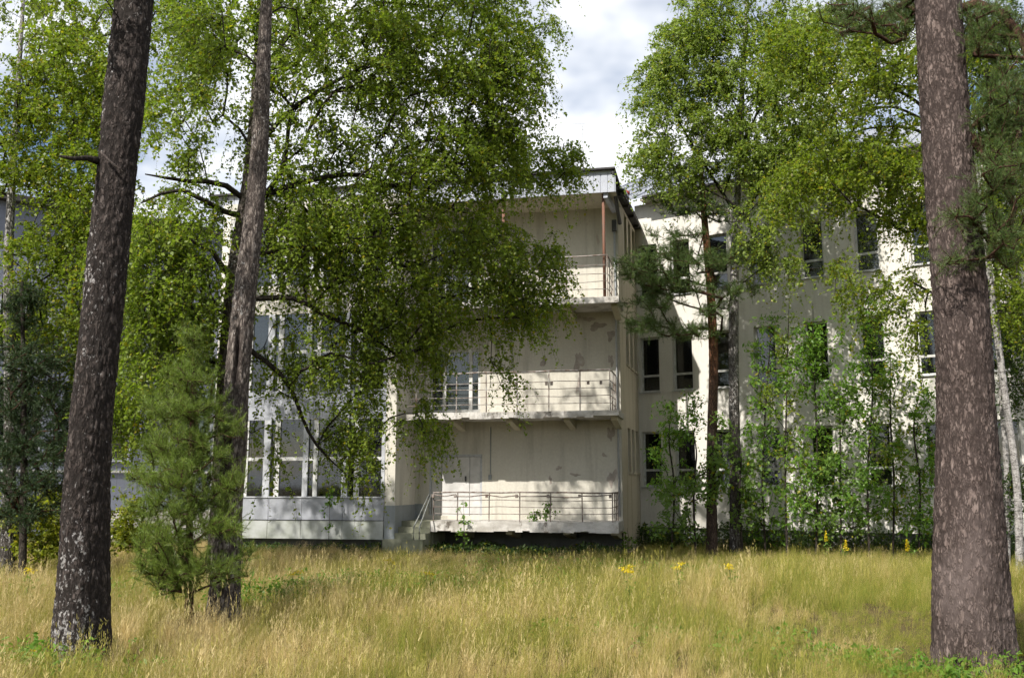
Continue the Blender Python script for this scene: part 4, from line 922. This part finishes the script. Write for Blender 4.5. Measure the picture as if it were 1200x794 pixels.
# --- saplings along the wing
sap = [(786, 26, 470, [(800, 490, 26, 26), (780, 520, 18, 24), (790, 560, 24, 18)], 'rowan sapling left of the slim pine, against the wing'),
       (815, 25, 500, [(808, 580, 38, 20), (800, 610, 30, 14), (830, 560, 22, 22), (845, 520, 16, 34)], 'low rowan thicket at the foot of the slim pine'),
       (897, 26, 372, [(905, 400, 26, 24), (895, 450, 26, 30), (900, 510, 30, 30), (885, 570, 30, 26), (900, 610, 24, 20)], 'tall thin sapling right of the birch, reaching the middle windows'),
       (922, 25.5, 350, [(930, 400, 22, 30), (915, 465, 22, 26), (932, 520, 24, 30), (935, 565, 22, 24)], 'second thin sapling right of the birch stem'),
       (955, 25, 355, [(960, 405, 26, 28), (948, 440, 24, 26), (972, 470, 24, 22), (958, 535, 26, 34), (945, 585, 24, 24)], 'leafy aspen sapling covering the window left of centre on the wing'),
       (985, 25, 440, [(990, 470, 20, 18), (1000, 500, 20, 16), (985, 560, 30, 26), (1005, 600, 30, 18), (975, 600, 30, 18)], 'short dense rowan behind the yellow flower spikes'),
       (1018, 24.5, 340, [(1025, 370, 24, 24), (1010, 420, 24, 30), (1035, 440, 24, 22), (1022, 480, 22, 18), (1030, 520, 24, 24), (1020, 570, 34, 26)], 'tall aspen sapling before the third window from the old pine'),
       (1045, 24.5, 410, [(1040, 460, 22, 26), (1055, 500, 20, 18), (1045, 545, 26, 24), (1060, 590, 26, 22)], 'rowan sapling second from the old pine'),
       (1075, 24, 440, [(1080, 480, 18, 26), (1085, 550, 16, 34), (1072, 600, 26, 20)], 'rowan sapling nearest the old pine trunk'),
       (870, 25.5, 520, [(880, 560, 16, 26), (872, 600, 18, 20)], 'small sapling touching the birch foot')]
for i, (px, Y, top, bl, lab) in enumerate(sap):
    rs0 = random.Random(70 + i)
    pth = [tp(px, Y, .03)] + ring_path([(px + rs0.uniform(-4, 4), 560, Y, .026), (px + rs0.uniform(-5, 5), (560 + top) / 2, Y, .02), (px + rs0.uniform(-4, 8), top, Y, .007)])
    if top > 540: pth.pop(1)
    broadleaf(lab, pth, [(a, c_, e * 1.2, f * 1.2, Y, .6, max(6, int(e * f / (22 + 4 * (i % 4))))) for a, c_, e, f in bl], 80 + i, ('rowan_leaf', 'aspen_leaf', 'rowan_leaf', 'birch_leaf')[i % 4], 'branch', ring=(8, 30), lsize=(.112, .095, .128, .085)[i % 4], ntw=4, lt=(.2, .5), droop=.3, gap=.05, bole=.4,
              lift=.1, rise=.5, amp=.002, group='saplings along the wing', name='sapling', aspect=(.45, .8, .4, .7)[i % 4], flare=.1, spread=.05)

# --- bushes at the left, weeds on the terrace
bushes = [(20, 19.5, [(15, 605, 40, 26), (35, 640, 36, 14)], 'yellow green bush at the left edge under the dark spruce'), (75, 20.5, [(70, 600, 34, 30), (90, 635, 36, 14)], 'yellow green bush half hidden by the old birch trunk'), (165, 21, [(160, 628, 34, 14), (150, 600, 16, 20)], 'low yellowing bush before the pale steps')]
for i, (px, Y, bl, lab) in enumerate(bushes):
    pth = [tp(px, Y, .03)] + [tuple(at(px, 640, Y)) + (.02,), tuple(at(px + 3, 600, Y)) + (.008,)]
    broadleaf(lab, pth, [(a, c_, e, f, Y, .7, int(e * f / 14)) for a, c_, e, f in bl], 95 + i, 'bush_leaf', 'branch', ring=(8, 16), lsize=.075, ntw=5, lt=(.15, .4), droop=.25, gap=.03, bole=.05, lift=.15, amp=.002, group='bushes at the left', name='bush', flare=.1, cat='bush')
weeds = [(543, OUT + .25, 640, 585, 'weed growing up through the terrace railing beside the steps'), (643, OUT - .3, 607, 588, 'small weed rooted on the terrace floor, right one'), (626, OUT - .3, 607, 597, 'smallest weed rooted on the terrace floor'), (384, BO + .5, 640, 560, 'thin sapling standing before the glazed bay'), (736, .4, 636, 618, 'weed at the foot of the block corner')]
for i, (px, o_, yb, yt, lab) in enumerate(weeds):
    a_, _ = FA.hit(px, yb, o_)
    zb = Z1 - .02 if 'floor' in lab else -.25
    zt_ = FA.hit(px, yt, o_)[1]; p0 = FA.p(a_, o_, zb); rs_ = random.Random(i)
    pth = [(p0[0], p0[1], zb, .008), (p0[0] + .03, p0[1], zb + (zt_ - zb) * .5, .006), (p0[0] - .02, p0[1], zt_, .003)]
    broadleaf(lab, pth, None, 110 + i, 'rowan_leaf', 'branch', ring=(6, 12), lsize=.07, ntw=3, lt=(.08, .2), droop=.3, gap=.03, bole=zb + .05, amp=.001, flare=0, name='weed', cat='weed',
              world_blobs=[((p0[0], p0[1], zb + (zt_ - zb) * .62), (.16, .12, (zt_ - zb) * .4), 12)])

# ------------------------------------------------------------------ undergrowth at the foot of the walls
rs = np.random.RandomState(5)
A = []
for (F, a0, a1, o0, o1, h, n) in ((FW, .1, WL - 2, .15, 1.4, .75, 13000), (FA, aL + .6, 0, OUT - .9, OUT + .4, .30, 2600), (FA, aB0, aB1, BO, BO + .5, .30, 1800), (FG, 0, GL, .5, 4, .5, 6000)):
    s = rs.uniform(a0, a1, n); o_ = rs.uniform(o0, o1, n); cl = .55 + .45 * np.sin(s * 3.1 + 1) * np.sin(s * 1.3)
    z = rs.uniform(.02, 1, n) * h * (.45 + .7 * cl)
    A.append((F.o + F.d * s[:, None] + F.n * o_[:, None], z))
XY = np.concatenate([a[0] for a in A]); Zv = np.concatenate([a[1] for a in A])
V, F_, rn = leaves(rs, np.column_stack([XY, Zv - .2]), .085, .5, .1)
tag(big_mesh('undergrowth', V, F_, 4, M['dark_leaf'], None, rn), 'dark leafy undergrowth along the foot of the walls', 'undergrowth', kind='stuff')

# broad-leaved weeds in loose patches among the grass
rs = np.random.RandomState(15); A = []
for (px, Y, w_, d_, n_, h_) in ((400, 14.6, 2.2, .7, 2600, .36), (330, 13.8, .9, .5, 900, .34), (30, 8.6, .8, .5, 700, .28), (500, 15.5, 1.6, .6, 1100, .34), (640, 19, 3.0, .9, 1600, .34), (820, 18, 2.4, .8, 1000, .3), (1010, 9.6, .9, .5, 600, .16), (1185, 8.9, .5, .5, 600, .22), (1120, 8.6, .8, .25, 500, .16), (700, 11, 1.6, .5, 500, .22), (150, 15.5, 1.4, .7, 900, .34)):
    g_ = ground_at(px, Y); u_ = rs.normal(0, .5, (n_, 2)); k_ = rs.randint(0, max(6, n_ // 14), n_); cc_ = rs.normal(0, .6, (n_, 2))[k_]
    x_ = g_[0] + (cc_[:, 0] + u_[:, 0] * .12) * w_; y_ = g_[1] + (cc_[:, 1] + u_[:, 1] * .2) * d_
    A.append(np.column_stack([x_, y_, gz(x_, y_) + h_ * rs.uniform(.15, 1.0, n_) * (.6 + .5 * rs.rand(200)[k_ % 200])]))
V, F_, rn = leaves(rs, np.concatenate(A), .062, .42, .0)
tag(big_mesh('meadow_weeds', V, F_, 4, M['rowan_leaf'], None, rn), 'fresh green broad leaved weeds scattered in patches among the dry grass', 'weeds', kind='stuff')

# ------------------------------------------------------------------ flowers
M['yellow'] = leafmat('yellow_petal', (.62, .46, .02), (.75, .60, .03), yfrac=.02, trans=.3)
M['stem'] = leafmat('flower_stem', (.07, .11, .03), (.10, .15, .04), trans=.2)
def flower(px, py, Y, style, label, seed):
    rs = np.random.RandomState(seed); p = at(px, py, Y); root = empty('tansy' if style == 'flat' else 'goldenrod', (p[0], p[1], 0), label, 'flower', 'yellow meadow flowers')
    mb = MB(); heads = []
    n = (4 if py == 669 else 2) if style == 'flat' else 1
    for i in range(n):
        q = np.array([p[0] + rs.normal(0, .05), p[1] + rs.normal(0, .05), p[2] + rs.normal(0, .03)])
        mb.tube([(p[0] + rs.normal(0, .02), p[1], -.22), ((p[0] + q[0]) / 2, (p[1] + q[1]) / 2, q[2] * .55), tuple(q)], [.005, .004, .003], 5); heads.append(q)
    o = mb.build('stem', M['stem'], root)
    for q in heads:
        if style == 'flat': A = q + rs.normal(0, 1, (45, 3)) * np.array([.032, .032, .012]); s = .02
        else:
            f = rs.rand(110); A = q + np.column_stack([rs.normal(0, .028, 110) * (1.1 - f), rs.normal(0, .028, 110) * (1.1 - f), -.2 + f * .24]); s = .028
        V, F_, rn = leaves(rs, A, s, .9, -.2); big_mesh('flower_head', V, F_, 4, M['yellow'], root, rn)
    A = np.column_stack([rs.normal(p[0], .05, 40), rs.normal(p[1], .05, 40), rs.uniform(.05, p[2] * .85, 40)]); V, F_, rn = leaves(rs, A, .07, .3, .2); tag(big_mesh('leaves', V, F_, 4, M['rowan_leaf'], root, rn), kind='stuff')
fl_ = [(737, 669, 13.5, 'flat', 'bright yellow flower cluster in the middle of the meadow'), (796, 663, 14.5, 'flat', 'yellow flower cluster right of the meadow centre, before the slim pine'), (857, 662, 14.5, 'flat', 'yellow flower cluster before the birch foot'),
       (457, 661, 15, 'flat', 'yellow flowers in the grass before the steps'), (500, 672, 13.5, 'flat', 'faint yellow flowers left of the meadow centre'), (968, 624, 23, 'spike', 'tall yellow flower spike at the wing, the higher of two'), (990, 634, 22.5, 'spike', 'tall yellow flower spike at the wing, the lower of two'),
       (1068, 631, 22.5, 'spike', 'yellow flower spike left of the old pine trunk'), (36, 763, 9, 'flat', 'yellow flowers in the front left corner'), (33, 668, 14, 'flat', 'yellow flower left of the old birch trunk'), (345, 672, 13.2, 'flat', 'yellow flowers right of the split birch')]
for i, f in enumerate(fl_): flower(*f[:4], f[4], 200 + i)

# ------------------------------------------------------------------ tall grass
m, t = newmat('meadow_grass'); b = NB(t); p = b.pos()
r = b.n('ShaderNodeAttribute', attribute_name='rnd').outputs['Fac']
oi = b.n('ShaderNodeObjectInfo').outputs['Random']
dry = b.ramp(r, [(0, (.41, .285, .10)), (.5, (.57, .425, .165)), (1, (.70, .57, .30))]); grn = b.ramp(r, [(0, (.115, .16, .02)), (.6, (.215, .25, .034)), (1, (.40, .345, .08))])
pt = b.noise(b.mapping(p, (1, 1, .3)), .48, 4, .6)
gx = b.n('ShaderNodeMapRange', {'Value': b.n('ShaderNodeSeparateXYZ', {0: p}).outputs[0], 'From Min': -4.0, 'From Max': 4.5, 'To Min': -.20, 'To Max': .24}).outputs[0]
pt = b.n('ShaderNodeMath', {0: b.ramp(pt, [(.38, 0.0), (.62, 1.0)]), 1: gx}, operation='ADD').outputs[0]   # the meadow is drier on one side
mixf = b.n('ShaderNodeMath', {0: pt, 1: b.ramp(oi, [(0, 0.0), (1, 1.0)])}, operation='ADD').outputs[0]
mixf = b.ramp(b.n('ShaderNodeMath', {0: mixf, 1: .5}, operation='MULTIPLY').outputs[0], [(.30, 0.0), (.56, 1.0)])
c = b.mixc(mixf, dry, grn)
di = b.princ(c, .6, .2); tl = b.n('ShaderNodeBsdfTranslucent', {'Color': c}).outputs[0]
b.out(b.n('ShaderNodeMixShader', {0: .3, 1: di, 2: tl}).outputs[0]); M['grass'] = m
def tuft(seed, n, h, width, lean, heads):
    rs = np.random.RandomState(seed); V, Fc, rn = [], [], []
    for i in range(n):
        a = rs.rand() * 6.283; b0 = np.array([math.cos(a), math.sin(a), 0]) * rs.rand() * .13
        hh = h * rs.uniform(.45, 1.1); dr = rs.rand() * 6.283; ld = np.array([math.cos(dr), math.sin(dr), 0]) * lean * rs.uniform(.2, 1.2) * hh + np.array([.10, .0, 0]) * hh
        sd = np.array([-math.sin(dr + 1), math.cos(dr + 1), 0]) * width * rs.uniform(.6, 1.2) / 2
        K = 4; base = len(V)
        for k in range(K):
            s = k / (K - 1); c_ = b0 + ld * s**2 + np.array([0, 0, hh * (s - .18 * lean * s * s)]); w_ = (1 - s * .85)
            V += [c_ - sd * w_, c_ + sd * w_]
        for k in range(K - 1): Fc.append((base + 2 * k, base + 2 * k + 1, base + 2 * k + 3, base + 2 * k + 2)); rn.append(rs.rand())
        if i < heads:                       # feathery seed head: a few slivers near the tip
            tip_ = V[-1]; dirn = unit(V[-1] - V[-3])
            for q in range(5):
                c_ = tip_ - dirn * rs.uniform(0, .13); e = c_ + dirn * .03 + rs.normal(0, .010, 3); bb = len(V); s2 = np.array([.0016, .0012, 0])
                V += [c_ - s2, c_ + s2, e + s2 * .6, e - s2 * .6]; Fc.append((bb, bb + 1, bb + 2, bb + 3)); rn.append(.8 + .2 * rs.rand())
    return np.array(V), np.array(Fc), rn
gc = bpy.data.collections.new('grass_tufts')
for k in range(12):
    h, wd_, ln, hd = (.66, .0028, .20, 10) if k > 9 else [(.36, .0032, .42, 10), (.44, .0028, .32, 14), (.27, .0040, .6, 3), (.52, .0026, .24, 14), (.22, .0048, .7, 0)][k % 5]
    V, F_, rn = tuft(300 + k, 10 if k > 9 else 58 if k % 5 != 4 else 44, h, wd_, ln, hd)
    me = bpy.data.meshes.new('grass_tuft'); me.from_pydata(V.tolist(), [], F_.tolist())
    a_ = me.attributes.new('rnd', 'FLOAT', 'FACE'); a_.data.foreach_set('value', np.array(rn, np.float32)); me.materials.append(m)
    o = bpy.data.objects.new('grass_tuft', me); gc.objects.link(o)
rs = np.random.RandomState(9)
N = 30000
Yv = 4.5 + (31 - 4.5) * rs.rand(N)**.85; Xv = (rs.rand(N) * 2 - 1) * (.64 * Yv + 2.0)
def behind(F, o): return ((np.column_stack([Xv, Yv]) - F.o) @ F.n) < o
along = (np.column_stack([Xv, Yv]) - FA.o) @ FA.d
keep = ~((along < .3) & (along > aB0 - .5) & behind(FA, BO + .1)) & ~((along >= .3) & behind(FW, .25)) & ~((along <= aB0 - .5) & behind(FG, .6))
for q, rr in ((pA, .28), (pB, .2), (pP, .37), (pC, .3)): keep &= np.hypot(Xv - q[0][0], Yv - q[0][1]) > rr
Xv, Yv = Xv[keep], Yv[keep]; n = len(Xv)
near_trunk = np.ones(n)
for q in (pA, pB, pP, pY): near_trunk *= np.clip(np.hypot(Xv - q[0][0], Yv - q[0][1]) / .95, .42, 1)
patch = np.sin(Xv * .55 + 1.1) * np.cos(Yv * .47 + .6) + .5 * np.sin(Xv * 1.4 - Yv * 1.1)
shortish = 1 / (1 + np.exp(-(Xv - 2.6) * 1.4)) * (Yv < 13)      # mown-looking, greener turf round the old pine
scl = near_trunk * rs.uniform(.70, 1.25, n) * (1 + .15 * patch) * (1 - .42 * shortish) * np.interp(Yv, [8, 12, 18, 24], [.78, .92, .88, .60])
idx = rs.randint(0, 10, n); idx = np.where(rs.rand(n) < .16 * (Yv < 16), 10 + (rs.rand(n) < .5), idx); idx = np.where(rs.rand(n) < .35 * shortish, 4, idx)
me = bpy.data.meshes.new('grass'); me.vertices.add(n); me.vertices.foreach_set('co', np.column_stack([Xv, Yv, gz(Xv, Yv) - .02]).astype(np.float32).ravel())
for nm, ty, val in (('sc', 'FLOAT', scl.astype(np.float32)), ('rot', 'FLOAT', rs.uniform(-.9, .9, n).astype(np.float32)), ('idx', 'INT', idx.astype(np.int32))):
    q = me.attributes.new(nm, ty, 'POINT'); q.data.foreach_set('value', val)
grass = link('grass', me); tag(grass, 'tall dry golden and green meadow grass', 'grass', kind='stuff')
gt = bpy.data.node_groups.new('grass_scatter', 'GeometryNodeTree')
gt.interface.new_socket('Geometry', in_out='INPUT', socket_type='NodeSocketGeometry'); gt.interface.new_socket('Geometry', in_out='OUTPUT', socket_type='NodeSocketGeometry')
gi, go = gt.nodes.new('NodeGroupInput'), gt.nodes.new('NodeGroupOutput'); ip = gt.nodes.new('GeometryNodeInstanceOnPoints'); ci = gt.nodes.new('GeometryNodeCollectionInfo')
ci.inputs['Collection'].default_value = gc; ci.inputs['Separate Children'].default_value = True; ci.inputs['Reset Children'].default_value = True
def named(nm, ty):
    x = gt.nodes.new('GeometryNodeInputNamedAttribute'); x.data_type = ty; x.inputs['Name'].default_value = nm; return x.outputs['Attribute']
cx_ = gt.nodes.new('ShaderNodeCombineXYZ'); gt.links.new(named('rot', 'FLOAT'), cx_.inputs[2])
e2r = gt.nodes.new('FunctionNodeEulerToRotation'); gt.links.new(cx_.outputs[0], e2r.inputs[0])
gt.links.new(gi.outputs[0], ip.inputs['Points']); gt.links.new(ci.outputs[0], ip.inputs['Instance']); ip.inputs['Pick Instance'].default_value = True
gt.links.new(named('idx', 'INT'), ip.inputs['Instance Index']); gt.links.new(e2r.outputs[0], ip.inputs['Rotation']); gt.links.new(named('sc', 'FLOAT'), ip.inputs['Scale'])
gt.links.new(ip.outputs[0], go.inputs[0])
md = grass.modifiers.new('scatter', 'NODES'); md.node_group = gt
